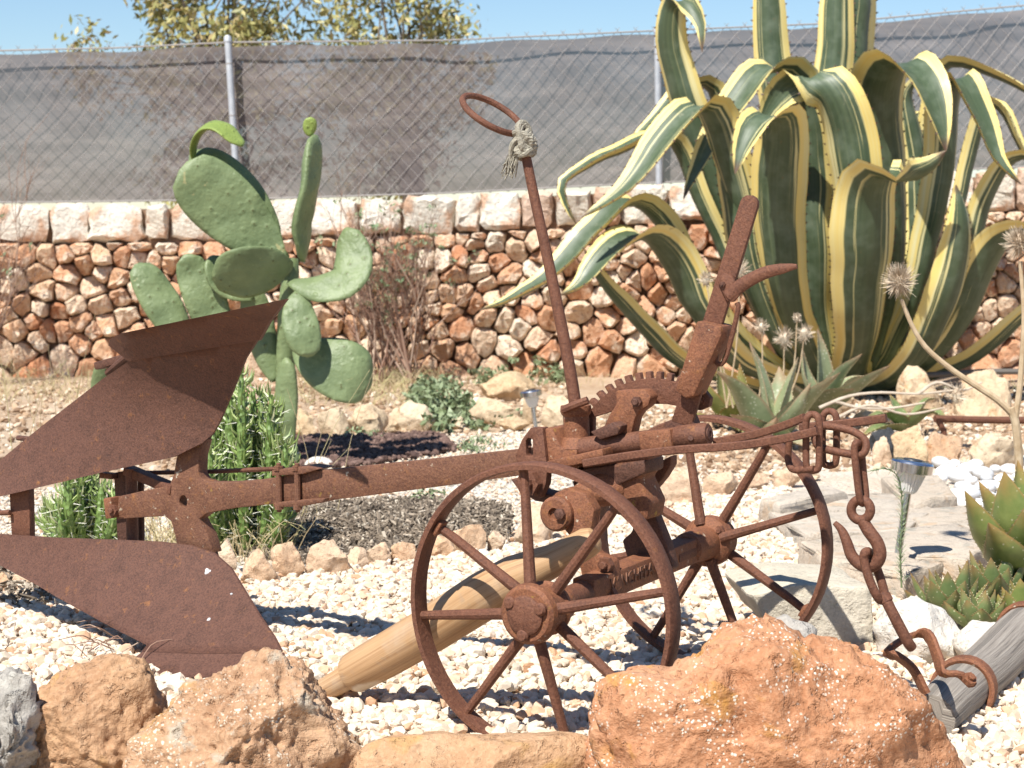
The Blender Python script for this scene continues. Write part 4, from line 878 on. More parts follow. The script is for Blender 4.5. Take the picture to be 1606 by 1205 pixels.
herb('low green weeds at the foot of the wall behind the herb', 740, 900, 572, 600, 55, 6, h=35)
herb('sparse green weed on the pale gravel path', 715, 790, 690, 712, 26, 7, .010, 16)
herb('low weed sprouting beside the border rocks', 640, 720, 770, 790, 14, 8, .008, 20)
herb('small weed by the dry earth near the prickly pear', 525, 600, 680, 692, 18, 10, .01, 14)
def grass(label, boxes, n, lo, hi, seed, rad=.0011, matn='dry_grass', name='dry_grass'):
    rr = random.Random(seed); mb = MB()
    for (x0, y0, x1, y1) in boxes:
        for i in range(n):
            g = gnd(rr.uniform(x0, x1), rr.uniform(y0, y1)); l = rr.uniform(lo, hi); d = Vector((rr.uniform(-.7, .7), rr.uniform(-.7, .7), 1)).normalized(); dr = Vector((d.x, d.y, 0)) * l * rr.uniform(.2, .9)
            tube(mb, [g, g + d * l * .5, g + d * l * .85 + dr * .4, g + d * l + dr - Vector((0, 0, l * .2))], [rad, rad, rad * .7, rad * .3], 3, cap=False)
    return tag(mb.build(name, M[matn]), label, 'grass', None, 'stuff')
grass('dry straw coloured grass in front of the stone wall', [(-40, 575, 200, 640), (470, 590, 640, 640), (560, 585, 700, 620)], 330, .04, .14, 3, .0016)
grass('withered grass stems under the needle leaved cactus and beam', [(225, 850, 330, 880), (350, 850, 460, 890)], 150, .05, .16, 5)
grass('dry grass wisps at the foot of the wall by the rod', [(700, 590, 1000, 612), (1380, 600, 1620, 625)], 110, .03, .08, 7)
mb = MB(); rr = random.Random(12)
for (x, y, dx, h_) in [(20, 700, -30, 190), (70, 720, -60, 170), (110, 700, 40, 210), (40, 690, 60, 130), (95, 740, -20, 200), (60, 700, 10, 110), (130, 720, -40, 160)]:
    Yg = 6.6; tube(mb, catmull([at(x, y + 20, Yg), at(x + dx * .4, y - h_ * .5, Yg), at(x + dx, y - h_, Yg)], 8), list(np.linspace(.0016, .0006, 8)), 4)
for (x, y, dx, h_) in [(470, 800, 110, 220), (480, 790, 40, 160), (530, 780, 60, 210), (460, 810, -60, 200), (440, 850, 110, 150), (460, 860, 60, 170), (500, 800, -50, 190)]:
    Yg = 5.7; tube(mb, catmull([at(x, y + 20, Yg), at(x + dx * .4, y - h_ * .5, Yg), at(x + dx, y - h_, Yg)], 8), list(np.linspace(.0014, .0005, 8)), 4)
tag(mb.build('dry_stalks', M['dry_grass']), 'thin pale dry stalks rising behind the mouldboards', 'grass', None, 'stuff')

# ------------------------------------------------------------------ the plough
PB = Vector((PO.x, PO.y, 0)); plough = empty('plough', PB)
tag(plough, 'old rusty iron reversible plough with two spoked wheels and mouldboards', 'plough')
R_ = .25
def wheel(c, near):
    e = empty('wheel', c); e.parent = plough; e.location = Vector(c) - PB; WL[e] = Vector(c)
    u = FW; n = 72; hw = .0195; mb = MB(); ring = [(R_ - .011, -hw), (R_ - .003, -hw), (R_, -hw + .004), (R_ + .001, 0), (R_, hw - .004), (R_ - .003, hw), (R_ - .011, hw), (R_ - .013, 0)]
    vs = []; fs = []
    for i in range(n):
        a = 2 * math.pi * i / n; d = u * math.cos(a) + UP * math.sin(a); jit = .0016 * math.sin(3 * a + 1) 
        for r, t_ in ring: vs.append(c + d * (r + jit) + AX * t_)
    for i in range(n):
        j = (i + 1) % n
        for k in range(8): l = (k + 1) % 8; fs.append((i * 8 + k, i * 8 + l, j * 8 + l, j * 8 + k))
    mb.add(vs, fs); mb.build('rim', M['rust'], e, sharp=40)
    out = -1 if near else 1
    # hub drum with flange
    mb = MB(); prof = [(-.052, .012), (-.052, .044), (-.046, .050), (-.034, .052), (-.024, .047), (-.018, .043), (.012, .043), (.018, .047), (.028, .045), (.034, .033), (.07, .031), (.075, .027)] if near else [(-.115, .024), (-.11, .031), (-.03, .034), (-.024, .046), (-.018, .050), (.008, .050), (.014, .045), (.03, .045), (.036, .03)]
    lathe(mb, c, AX, prof, 28); h = mb.build('hub', M['rust_cast'], e, sharp=30)
    if near:
        mb = MB(); lathe(mb, c - AX * .0505, -AX, [(0, .034), (.006, .033), (.009, .028), (.010, .005)], 24); mb.build('hub_cap', M['rust'], h)
        for a in (25, 145, 265):
            mb = MB(); a = math.radians(a); d = FW * math.cos(a) + UP * math.sin(a); lathe(mb, c - AX * .050 + d * .033, -AX, [(0, .011), (.008, .011), (.012, .008), (.013, .002)], 14); mb.build('bolt', M['rust'], h)
    else:
        for a in (40, 110, 200, 300):
            mb = MB(); a = math.radians(a); d = FW * math.cos(a) + UP * math.sin(a); nut(mb, c - AX * .018 + d * .04, -AX, .010, .009); mb.build('bolt', M['rust'], h)
    ph = 10 if near else 16
    for k in range(8):
        a = math.radians(ph + 45 * k + (3 if k % 3 == 0 else -2)); d = u * math.cos(a) + UP * math.sin(a); alt = .018 if k % 2 else -.014
        p0 = c + d * .036 + AX * (alt - .012); p1 = c + d * (R_ - .05) + AX * alt * .25; p2 = c + d * (R_ - .009)
        mb = MB(); tube(mb, [p0, p0.lerp(p1, .5), p1, p2], [.0108, .0098, .0088, .0082], 10, hint=AX, rad2=[.0108, .0092, .0082, .0078]); mb.build('spoke', M['rust'], e)
        if k in (3, 7):
            mb = MB(); tang = d.cross(AX); box(mb, c + d * (R_ - .017), tang * .013, AX * .012, d * .004); mb.build('spoke_foot', M['rust_cast'], e, bevel=.0015)
wheel(W1, True); wheel(W2, False)
def part(name, mb, mat='rust', bevel=.0025, parent=None, sharp=35): return mb.build(name, M[mat], parent or plough, bevel, sharp)
# axle with cast lettering
L = (W2 - W1).length; a0 = W1 + AX * .07
mb = MB(); tube(mb, [W1 + AX * .03, W1 + (W2 - W1) * .28], .022, 14); part('axle_arm', mb, 'rust', 0); mb = MB(); tube(mb, [W1 + (W2 - W1) * .72, W2], .024, 14); part('axle_arm', mb, 'rust', 0)
mid0 = W1 + (W2 - W1) * .22; mid1 = W1 + (W2 - W1) * .86
mb = MB(); fd = (W2 - W1).normalized(); u = FW; up_ = UP
box(mb, (mid0 + mid1) / 2, fd * ((mid1 - mid0).length / 2), FW * .022, UP * .024); axb = part('axle_block', mb, 'rust_cast', .004)
tc = bpy.data.curves.new('axle_lettering', 'FONT'); tc.body = 'VANCHEPA'; tc.size = .034; tc.extrude = .0022; tc.align_x = 'CENTER'; tc.align_y = 'CENTER'; tc.resolution_u = 2
to = bpy.data.objects.new('tmp_text', tc); COL.objects.link(to); bpy.context.view_layer.update()
tm = bpy.data.meshes.new_from_object(to.evaluated_get(bpy.context.evaluated_depsgraph_get())); bpy.data.objects.remove(to)
tm.name = 'axle_lettering'
ln = (-FW * .8 + UP * 1.0).normalized(); ln = -FW   # lettered face looks back along the beam
face_c = W1 + (W2 - W1) * .43 + FW * .0222 + UP * .002
X_ = fd; Z_ = FW; Y_ = Z_.cross(X_)
Rm = Matrix((X_, Y_, Z_)).transposed().to_4x4(); tm.transform(Rm)
lo = link_mesh('lettering', tm, M['rust_bar'], axb, face_c)
# axle bracket plate with nuts (near side) and its fork up to the head
mb = MB(); plate_px(mb, [(868, 775), (888, 765), (918, 775), (932, 800), (925, 840), (935, 868), (960, 880), (966, 925), (950, 940), (925, 936), (912, 905), (903, 862), (893, 842), (872, 815)], -.12, .03); part('bracket', mb, 'rust_cast', .004)
for x, y in ((953, 885), (960, 932)):
    mb = MB(); nut(mb, pl(x, y, -.118), -AX, .014, .014); part('nut', mb, 'rust', 0)
mb = MB(); lathe(mb, pl(884, 803, -.10), -AX, [(0, .032), (.03, .032), (.036, .027), (.037, .012), (.03, .010)], 22); part('fork_boss', mb, 'rust_cast', 0)
mb = MB(); lathe(mb, pl(879, 806, -.137), -AX, [(-.01, .0105), (.006, .0105), (.008, .006)], 6); part('pin', mb, 'rust_board', 0)
mb = MB(); tube(mb, catmull([pl(892, 795, -.08), pl(925, 775, -.04), pl(965, 762, .0)], 8), [.022, .024, .026, .028, .03, .032, .034, .036], 14); part('fork_arm', mb, 'rust_cast', 0)
# central casting: head, neck and leg down to the far side of the axle
mb = MB(); lathe(mb, pl(985, 805, .03), Vector((-.10, 0, 1)), [(0, .020), (.02, .036), (.05, .042), (.075, .036), (.10, .040), (.125, .05), (.135, .045)], 20); part('turntable_neck', mb, 'rust_cast', 0)
mb = MB(); plate_px(mb, [(905, 722), (1012, 700), (1016, 735), (1002, 752), (1020, 790), (1015, 815), (985, 822), (962, 800), (958, 762), (925, 755)], -.02, .07); part('head_casting', mb, 'rust_cast', .006)
mb = MB(); plate_px(mb, [(1000, 790), (1024, 800), (1046, 855), (1056, 892), (1030, 905), (1005, 902), (982, 872), (975, 848), (990, 835)], .06, .03); part('axle_leg', mb, 'rust_board', .004)
mb = MB(); plate_px(mb, [(1000, 760), (1028, 728), (1052, 715), (1052, 730), (1040, 750), (1025, 768), (1020, 785)], .10, .03); part('brace_strap', mb, 'rust', .003)
# bed plate, slide plate with slot, clamp
mb = plate_holed([(812, 735), (808, 715), (818, 690), (832, 671), (851, 671), (858, 735), (856, 760), (846, 782), (822, 768)], [[(830 + 5.5 * math.cos(a), 702 + (9 if math.sin(a) > 0 else -9) + 5.5 * math.sin(a)) for a in np.linspace(.01, 2 * math.pi + .01, 14, endpoint=False)]], -.055, .022)
sp = part('slotted_plate', mb, 'rust', .002)
mb = MB(); tube(mb, [pl(830, 698, -.045), pl(830, 698, -.030)], .005, 10); part('slot_bolt', mb, 'rust_board', 0, sp)
mb = MB(); plate_px(mb, [(850, 672), (866, 672), (880, 702), (905, 706), (905, 735), (852, 742)], -.045, .09); part('clamp_block', mb, 'rust_cast', .004)
mb = MB(); nut(mb, pl(833, 757, -.056), -AX, .024, .018, .55); part('clamp_nut', mb, 'rust', 0)
mb = MB(); plate_px(mb, [(800, 752), (815, 750), (846, 772), (872, 778), (872, 792), (838, 786), (812, 768)], -.03, .05); part('clamp_foot', mb, 'rust_board', .003)
mb = MB(); plate_px(mb, [(856, 724), (945, 704), (946, 718), (930, 724), (858, 738)], -.075, .13); part('bed_plate', mb, 'rust_cast', .003)
mb = MB(); plate_px(mb, [(886, 740), (1012, 722), (1012, 742), (960, 765), (905, 760)], -.03, .08); part('under_bed', mb, 'rust_board', .004)
# steering socket and rod
mb = MB(); p0 = pl(905, 702, -.01); p1 = pl(903, 636, -.01); d = (p1 - p0); H_ = d.length
lathe(mb, p0, d, [(0, .036), (.012, .03), (.02, .024), (H_ * .75, .024), (H_ * .8, .027), (H_ * .86, .029), (H_, .028), (H_, .02)], 20); part('socket', mb, 'rust_cast', 0)
mb = MB(); tube(mb, catmull([pl(884, 643, -.04), pl(900, 636, -.045), pl(922, 628, -.04)], 8), .0075, 8); part('socket_lip', mb, 'rust', 0)
rodp = [pl(906, 660, -.01), pl(892, 570, -.01), pl(862, 420, -.01), pl(836, 300, -.01), pl(817, 205, -.01)]
mb = MB(); tube(mb, catmull(rodp, 16), list(np.linspace(.0118, .0088, 16)), 14); part('steering_rod', mb, 'rust', 0)
rc = pl(772, 180, -.01); ku = Vector((.868, 0, -.50)); ku = (ku).normalized(); perp = Vector((.5, 0, .868)); kv = (Vector((0, 1, 0)) * .93 + perp * .36).normalized(); mr = 52 * rc.y / F
mb = MB(); tube(mb, [rc + ku * (mr * math.cos(2 * math.pi * i / 40)) + kv * (mr * math.sin(2 * math.pi * i / 40)) for i in range(40)], .0062, 10, closed=True); part('ring_handle', mb, 'rust', 0)
# main shaft
sA, sB = pl(890, 706, -.02), pl(1112, 681, -.02); d = sB - sA; Ls = d.length
mb = MB(); lathe(mb, sA, d, [(0, .018), (.02, .020), (Ls * .30, .021), (Ls * .31, .0195), (Ls * .78, .0195), (Ls * .79, .0215), (Ls * .97, .0215), (Ls, .018)], 24); shf = part('shaft', mb, 'rust', 0)
mb = MB(); lathe(mb, sB, d, [(-.002, .012), (.002, .0115), (.003, .006), (.0012, .005)], 16); part('end_boss', mb, 'rust_board', 0, shf)
mb = MB(); bar_px(mb, (1012, 694), (1062, 689), .0205, -.02, .05); part('collar', mb, 'rust_cast', .003, shf)
mb = MB(); tube(mb, [pl(1083, 687, -.046), pl(1083, 687, -.036)], .005, 10); part('set_screw', mb, 'rust_board', 0, shf)
# toothed quadrant
gc = (1022, 716); outer, inner = [], []
pts_ = []; a0_, a1_ = 218, 66; nt = 20; R0, R1 = 122, 133
for k in range(nt):
    for f_, r in ((0, R0), (.22, R0), (.27, R1), (.73, R1), (.78, R0)):
        a = math.radians(a0_ + (a1_ - a0_) * (k + f_) / nt); pts_.append((gc[0] + r * math.cos(a) * .98, gc[1] - r * math.sin(a)))
pts_ = [(p[0], p[1]) for p in pts_]
pts_ += [(1085, 608), (1104, 612), (1114, 625), (1112, 638), (1098, 644), (1075, 640), (1045, 634), (1010, 634), (965, 644), (930, 655)]
mb = MB(); plate_px(mb, pts_, .02, .014); quad = part('toothed_quadrant', mb, 'rust', .0012)
mb = MB(); nut(mb, pl(1101, 629, .02), -AX, .008, .006); part('bolt', mb, 'rust', 0, quad)
mb = MB(); plate_px(mb, [(964, 613), (1010, 611), (1021, 622), (1017, 636), (1003, 646), (996, 656), (990, 682), (940, 682), (955, 650), (966, 634)], -.025, .035); br = part('quadrant_bracket', mb, 'rust_cast', .005)
mb = MB(); nut(mb, pl(1000, 630, -.025), -AX, .010, .008, .6); part('bolt', mb, 'rust_board', 0, br)
mb = MB(); plate_px(mb, [(925, 678), (962, 662), (975, 668), (968, 682), (940, 690)], -.05, .04); part('bracket_foot', mb, 'rust_board', .003, br)
# lever
mb = MB(); dl = Vector((1175 - 1078, 308 - 640)).normalized(); nl_ = Vector((-dl.y, dl.x)); pts_ = []
for a in range(0, 181, 30): pts_.append((1174 + 14 * (math.cos(math.radians(a)) * nl_.x + math.sin(math.radians(a)) * dl.x), 320 + 14 * (math.cos(math.radians(a)) * nl_.y + math.sin(math.radians(a)) * dl.y)))
pts_ += [(1068 - nl_.x * 16, 665 - nl_.y * 16), (1068 + nl_.x * 16, 665 + nl_.y * 16)]
plate_px(mb, pts_, -.016, .011); lev = part('lever', mb, 'rust', .0015)
mb = MB(); gp = [(1092, 503), (1131, 512), (1131, 528), (1088, 622), (1074, 626), (1058, 612)]; plate_px(mb, gp, -.040, .056); part('lever_block', mb, 'rust_cast', .005, lev)
mb = MB(); plate_px(mb, [(1124, 440), (1135, 428), (1147, 433), (1155, 448), (1160, 462), (1150, 474), (1139, 472)], -.024, .008); part('trigger_plate', mb, 'rust', .002, lev)
mb = MB(); q = catmull([pl(1142, 465, -.02), pl(1165, 446, -.02), pl(1200, 428, -.02), pl(1236, 420, -.02), pl(1250, 418, -.02)], 14); tube(mb, q, list(interp([.012, .0125, .0115, .011, .009, .004], 14)), 10, hint=UP, rad2=list(interp([.007, .008, .008, .007, .006, .003], 14))); part('trigger_grip', mb, 'rust', 0, lev)
mb = MB(); nut(mb, pl(1134, 446, -.024), -AX, .005, .004); part('rivet', mb, 'rust_board', 0, lev)
mb = MB(); tube(mb, catmull([pl(1156, 475, -.014), pl(1158, 482, -.014), pl(1150, 520, -.012), pl(1138, 562, -.012), pl(1130, 572, -.012), pl(1123, 568, -.012), pl(1124, 555, -.012), pl(1128, 540, -.012)], 22), .0046, 8); part('latch_rod', mb, 'rust', 0, lev)
mb = MB(); bar_px(mb, (1050, 672), (1090, 655), .012, .0, .03); part('lever_foot', mb, 'rust_board', .002)
# draught bars
def flat_bar(name, pts3, hh, ww, mat='rust'):
    mb = MB(); tube(mb, catmull(pts3, 18), hh, 12, hint=UP, rad2=ww, power=.45); return part(name, mb, mat, 0, None, 30)
flat_bar('draught_bar', [pl(916, 727, -.085), pl(980, 716, -.085), pl(1060, 706, -.085), pl(1160, 699, -.085), pl(1240, 686, -.085), pl(1282, 676, -.085)], .0075, .006)
flat_bar('draught_bar', [pl(1120, 694, .02), pl(1190, 680, .02), pl(1235, 666, .0), pl(1262, 655, -.01)], .0075, .006)
flat_bar('hitch_bar', [pl(1255, 671, -.02), pl(1320, 665, -.02), pl(1390, 656, -.02)], .0075, .006)
# rear: frog casting, beam, clamp
frog = [(437, 749), (400, 754), (360, 757), (330, 757), (316, 752), (311, 742), (312, 715), (319, 690), (284, 692), (276, 720), (272, 745), (265, 762), (225, 770), (185, 779), (183, 815), (220, 812), (258, 810), (268, 818), (274, 840), (280, 866), (334, 868), (326, 840), (318, 826), (312, 814), (325, 805), (370, 797), (437, 790)]
hole = [(287 + 6 * math.cos(a), 787 + 10 * math.sin(a)) for a in np.linspace(0, 2 * math.pi, 12, endpoint=False)]
mb = plate_holed(frog, [hole], -.012, .032); o = part('frog', mb, 'rust_bar', .0025)
mb = MB(); plate_px(mb, [(428, 750), (470, 741), (640, 724), (830, 703), (830, 744), (700, 762), (560, 780), (480, 789), (428, 791)], -.014, .020); part('beam', mb, 'rust_bar', .002)
mb = MB(); plate_px(mb, [(426, 738), (474, 732), (500, 736), (474, 744), (426, 747)], -.028, .06); cp = part('beam_clamp', mb, 'rust_bar', .002)
mb = MB(); plate_px(mb, [(428, 789), (476, 784), (510, 782), (505, 789), (470, 795), (428, 796)], -.028, .06); part('clamp_plate', mb, 'rust_bar', .002, cp)
for x in (437, 466):
    mb = MB(); tube(mb, [pl(x, 734, -.022), pl(x + 1, 794, -.022)], .0065, 10); part('clamp_bolt', mb, 'rust_bar', 0, cp)
    mb = MB(); nut(mb, pl(x, 738, -.022), UP, .010, .009); nut(mb, pl(x + 1, 792, -.022), -UP, .010, .009); part('nut', mb, 'rust_bar', 0, cp)
mb = MB(); tube(mb, [pl(222, 742, .06), pl(330, 740, .055), pl(445, 735, .02)], .0048, 8); part('tie_rod', mb, 'rust', 0)
mb = MB(); bar_px(mb, (200, 737), (274, 768), .010, .045, .03, .0); part('diagonal_bar', mb, 'rust', .002)
mb = MB(); tube(mb, [pl(206, 735, .03), pl(208, 850, .03)], .013, 14); part('stand_post', mb, 'rust', 0)
mb = MB(); plate_px(mb, [(178, 742), (197, 738), (200, 850), (184, 850)], .04, .02); part('stand_plate', mb, 'rust_board', .002)
mb = MB(); tube(mb, [pl(221, 745, .06), pl(222, 850, .06)], .007, 10); part('stand_rod', mb, 'rust_board', 0)
mb = MB(); bar_px(mb, (160, 745), (180, 747), .006, .03, .02); part('stand_lug', mb, 'rust', .001)
mb = MB(); bar_px(mb, (174, 796), (186, 795), .022, -.01, .044); part('arm_cap', mb, 'rust_cast', .003)
mb = MB(); nut(mb, pl(180, 800, -.032), -AX, .012, .010); part('nut', mb, 'rust', 0)
mb = MB(); plate_px(mb, [(14, 765), (45, 762), (47, 845), (18, 845)], .0, .018); part('tail_bracket', mb, 'rust', .002)
mb = MB(); tube(mb, [pl(-30, 806, -.01), pl(16, 804, -.01)], .006, 10); part('tail_rod', mb, 'rust', 0)
mb = MB(); tube(mb, [pl(28, 687, .06), pl(60, 690, .05)], .006, 10); part('tail_pin', mb, 'rust_board', 0)
mb = MB(); bar_px(mb, (155, 574), (210, 558), .008, .0, .03); part('share_bolt_bar', mb, 'rust_board', .002)
mb = MB(); tube(mb, [pl(170, 585, .0), pl(200, 560, -.03)], .009, 10); part('share_stay', mb, 'rust_board', 0)
mb = MB(); plate_px(mb, [(290, 700), (322, 690), (340, 650), (330, 600), (300, 610)], -.0, .02); part('upper_leg', mb, 'rust_board', .002)
mb = MB(); plate_px(mb, [(278, 860), (332, 862), (350, 950), (330, 1000), (300, 990)], .0, .02); part('lower_leg', mb, 'rust_board', .002)
# mouldboards: curved plates
def sheet(poly, offf, thick=.006, step=16):
    A = np.array(poly, float); lo, hi = A.min(0), A.max(0); P2 = [Vector(p) for p in poly]
    # densify border
    B = []
    for i in range(len(poly)):
        a, b = Vector(poly[i]), Vector(poly[(i + 1) % len(poly)]); m_ = max(1, int((b - a).length / step)); B += [a.lerp(b, k / m_) for k in range(m_)]
    G = [(x + (step / 2 if j % 2 else 0), y) for j, y in enumerate(np.arange(lo[1], hi[1], step)) for x in np.arange(lo[0], hi[0], step)]
    G = np.array(G); G = G[inpoly(G, [tuple(b) for b in B])]; Bn = np.array([tuple(b) for b in B]); G = [g for g in G if np.min(((Bn - g) ** 2).sum(1)) > (step * .5) ** 2]
    allp = B + [Vector(g) for g in G]; r = delaunay_2d_cdt(allp, [], [list(range(len(B)))], 1, 1e-6); vv, ff = r[0], r[2]; n = len(vv); mb = MB()
    T = [pl(p.x, p.y, offf(p.x, p.y)) for p in vv]; Bk = [p + AX * thick for p in T]; cnt = {}
    for f in ff:
        for i in range(len(f)): cnt[(f[i], f[(i + 1) % len(f)])] = 1
    mb.add(T + Bk, [tuple(f) for f in ff] + [tuple(i + n for i in reversed(f)) for f in ff] + [(a, b, b + n, a + n) for (a, b) in cnt if (b, a) not in cnt]); return mb
def off_u(x, y):
    e_ = np.interp(x, [-60, 60, 200, 450], [.0, .15, .9, 1.0]); s_ = max(0, (690 - y) / 200.); tail = np.interp(x, [-60, 0, 200, 330], [.10, .085, .02, 0]) * ((790 - .2 * x - y) / 110. - .35)
    return -.035 - .185 * e_ * min(s_, 1.12) ** 2.5 + tail * .75 + .00016 * max(0, 150 - x)
def off_l(x, y):
    e_ = np.interp(x, [-60, 60, 220, 450], [.25, .4, .9, 1.0]); s_ = max(0, (y - 845) / 215.); tail = np.interp(x, [-60, 0, 200, 330], [.05, .04, .01, 0]) * ((y - 838) / 60.)
    return -.035 - .265 * e_ * s_ ** 1.3 - tail * .5 + .00016 * max(0, 150 - x) 
U_ = [(405, 531), (385, 562), (366, 610), (345, 660), (334, 680), (317, 695), (273, 717), (161, 741), (80, 760), (0, 779), (-60, 793), (-60, 762), (0, 722), (41, 688), (80, 657), (123, 624), (160, 595), (203, 566), (300, 549)]
ub = sheet(U_, off_u); part('mouldboard', ub, 'rust_board', 0, None, 60)
US = [(449, 469), (320, 496), (190, 523), (172, 532), (170, 542), (201, 567), (300, 551), (406, 534), (422, 505)]
part('share', sheet(US, lambda x, y: off_u(x, y) - .003, .009), 'rust_board', 0, None, 60)
Lw = [(-60, 833), (0, 838), (90, 844), (180, 847), (250, 850), (300, 856), (335, 868), (362, 892), (385, 930), (407, 967), (430, 1000), (441, 1022), (440, 1024), (300, 1025), (222, 1022), (230, 1012), (190, 992), (149, 970), (100, 943), (56, 917), (0, 887), (-60, 856)]
part('mouldboard', sheet(Lw, off_l), 'rust_board', 0, None, 60)
LS = [(222, 1023), (300, 1026), (441, 1025), (448, 1040), (440, 1060), (390, 1064), (310, 1063), (240, 1060), (207, 1035)]
part('share', sheet(LS, lambda x, y: off_l(x, y) - .003, .009), 'rust_board', 0, None, 60)

# hitch links, chain, hook (hang from the plough)
chain = empty('hook_chain', Vector((pl(1350, 720, -.02).x, pl(1350, 720, -.02).y, 0))); tag(chain, 'rusty chain of links and an open hook hanging from the plough hitch', 'chain')
def cpart(name, pts3, rad, closed=False, mat='rust', n=None, cm=True, parent=None):
    mb = MB(); P3 = pts3
    if cm and not closed: P3 = catmull(pts3, n or 24)
    if closed:
        Q = pts3 + pts3[:3]; P3 = catmull(Q, 60); k0 = 20
        # closed loop: sample the inner part of the padded curve
        Q = [pts3[-2], pts3[-1]] + pts3 + pts3[:2]; dense = []
        for i in range(len(pts3)):
            p0_, p1_, p2_, p3_ = [Vector(Q[i + 1 + k]) for k in range(4)]
            for t_ in (0, .25, .5, .75): dense.append(.5 * ((2 * p1_) + (p2_ - p0_) * t_ + (2 * p0_ - 5 * p1_ + 4 * p2_ - p3_) * t_ ** 2 + (3 * p1_ - p0_ - 3 * p2_ + p3_) * t_ ** 3))
        P3 = dense
    R = rad if isinstance(rad, float) else list(interp(rad, len(P3))); tube(mb, P3, R, 10, closed=closed); return mb.build(name, M[mat], parent or chain, 0, 40)
def uloop(xa, ya, xb, yb, off, w1, w2=None):
    return [pl(xa, ya + 14, off), pl(xa + (xb - xa) * .18, ya + 3, off), pl((xa + xb) / 2, ya, off + .004), pl(xb - (xb - xa) * .18, ya + 3, off), pl(xb, ya + 14, off), pl(xb, (ya + yb) / 2, off), pl(xb - 1, yb - 6, off), pl(xb - 8, yb, off), pl(xa + 8, yb, off), pl(xa + 1, yb - 6, off), pl(xa, (ya + yb) / 2, off)]
cpart('shackle', uloop(1264, 650, 1285, 738, -.07, 0), .0062, True); cpart('shackle', uloop(1290, 645, 1312, 730, -.01, 0), .0062, True)
cpart('shackle', [pl(1238, 690, -.05), pl(1236, 720, -.05), pl(1243, 736, -.06), pl(1262, 737, -.07), pl(1277, 736, -.075)], .0062)
cpart('link', [pl(1286, 669, -.04), pl(1315, 671, -.04), pl(1340, 678, -.04), pl(1356, 690, -.04), pl(1358, 704, -.045), pl(1350, 714, -.05), pl(1330, 712, -.05), pl(1300, 706, -.05), pl(1283, 700, -.05), pl(1278, 684, -.045)], .0068, True)
cpart('link', [pl(1344, 694, -.055), pl(1340, 705, -.058), pl(1343, 740, -.058), pl(1348, 780, -.055), pl(1353, 790, -.045), pl(1358, 780, -.035), pl(1354, 740, -.033), pl(1350, 704, -.035)], .0062, True)
# hook with ring eye
ec = (1350, 800); cpart('hook_eye', [pl(ec[0] + 15 * math.cos(a), ec[1] + 16 * math.sin(a), -.045) for a in np.linspace(0, 2 * math.pi, 10, endpoint=False)], .0085, True)
cpart('hook', [pl(1352, 815, -.045), pl(1362, 832, -.045), pl(1376, 852, -.045), pl(1380, 872, -.045), pl(1370, 887, -.045), pl(1352, 887, -.045), pl(1336, 872, -.045), pl(1328, 850, -.045), pl(1320, 832, -.045), pl(1309, 820, -.045)], [.0105, .0115, .0115, .0115, .0115, .011, .0105, .0095, .008, .0045], n=36)
cpart('link', [pl(1358, 866, -.06), pl(1355, 876, -.062), pl(1362, 905, -.062), pl(1375, 935, -.058), pl(1383, 942, -.045), pl(1388, 936, -.032), pl(1380, 905, -.03), pl(1366, 870, -.03)], .0078, True)
mb = MB(); d = (pl(1420, 1000, -.045) - pl(1388, 938, -.045)).normalized(); lathe(mb, pl(1386, 933, -.045), d, [(0, .011), (.012, .0115), (.014, .009)], 14); mb.build('collar', M['rust'], chain, 0)
cpart('rod_link', [pl(1384, 930, -.045), pl(1400, 962, -.047), pl(1422, 1004, -.04), pl(1430, 1016, -.03)], [.0095, .0095, .0098, .009])
# swingletree (wooden bar) with its iron straps
swA, swB = at(1462, 1126, 3.36), at(1640, 962, 4.08); swd = (swB - swA)
sw = empty('swingletree', Vector((swA.x, swA.y, 0))); tag(sw, 'weathered grey wooden swingletree with rusty iron straps, on the gravel', 'wooden bar')
mb = MB(); tube(mb, [swA + swd * (i / 11) + Vector((0, 0, .003 * math.sin(i))) for i in range(12)], list(interp([.041, .046, .049, .050, .050, .050], 12)), 22, hint=UP); mb.build('bar', M['wood_grey'], sw, .002, 40)
sdn = swd.normalized(); s1 = sdn.cross(UP).normalized(); s2 = s1.cross(sdn)
def strap(f_, rad, wdt, name='iron_strap', tk=.006, n=30, arc=(0, 360), skew=0.0):
    c_ = swA + swd * f_; mb = MB(); P3 = []
    for i in range(n): a = math.radians(arc[0] + (arc[1] - arc[0]) * i / n); P3.append(c_ + s1 * (rad * math.cos(a)) + s2 * (rad * math.sin(a)) + sdn * (skew * math.sin(a + .5)))
    tube(mb, P3, wdt, 8, closed=True, hint=sdn, rad2=tk, power=.5); return mb.build(name, M['rust_cast'], sw, 0, 30)
strap(.24, .053, .014, skew=.012); strap(.80, .055, .014)
mb = MB(); c_ = swA + swd * .28 - s1 * .047 + s2 * .0
tube(mb, catmull([at(1452, 1088, 3.330), at(1432, 1050, 3.340), at(1408, 1030, 3.360), at(1393, 1022, 3.380), at(1415, 1004, 3.400), at(1440, 995, 3.390), at(1458, 1000, 3.360), at(1470, 1030, 3.330), at(1480, 1055, 3.300), at(1505, 1058, 3.290), at(1525, 1075, 3.290)], 40), .0125, 10, hint=Vector((.3, -1, .3)), rad2=.0055, power=.6); mb.build('stirrup', M['rust_cast'], sw, 0, 40)
mb = MB(); nut(mb, at(1518, 1068, 3.275), Vector((.3, -.6, .6)), .012, .010); mb.build('rivet', M['rust_cast'], sw, 0)

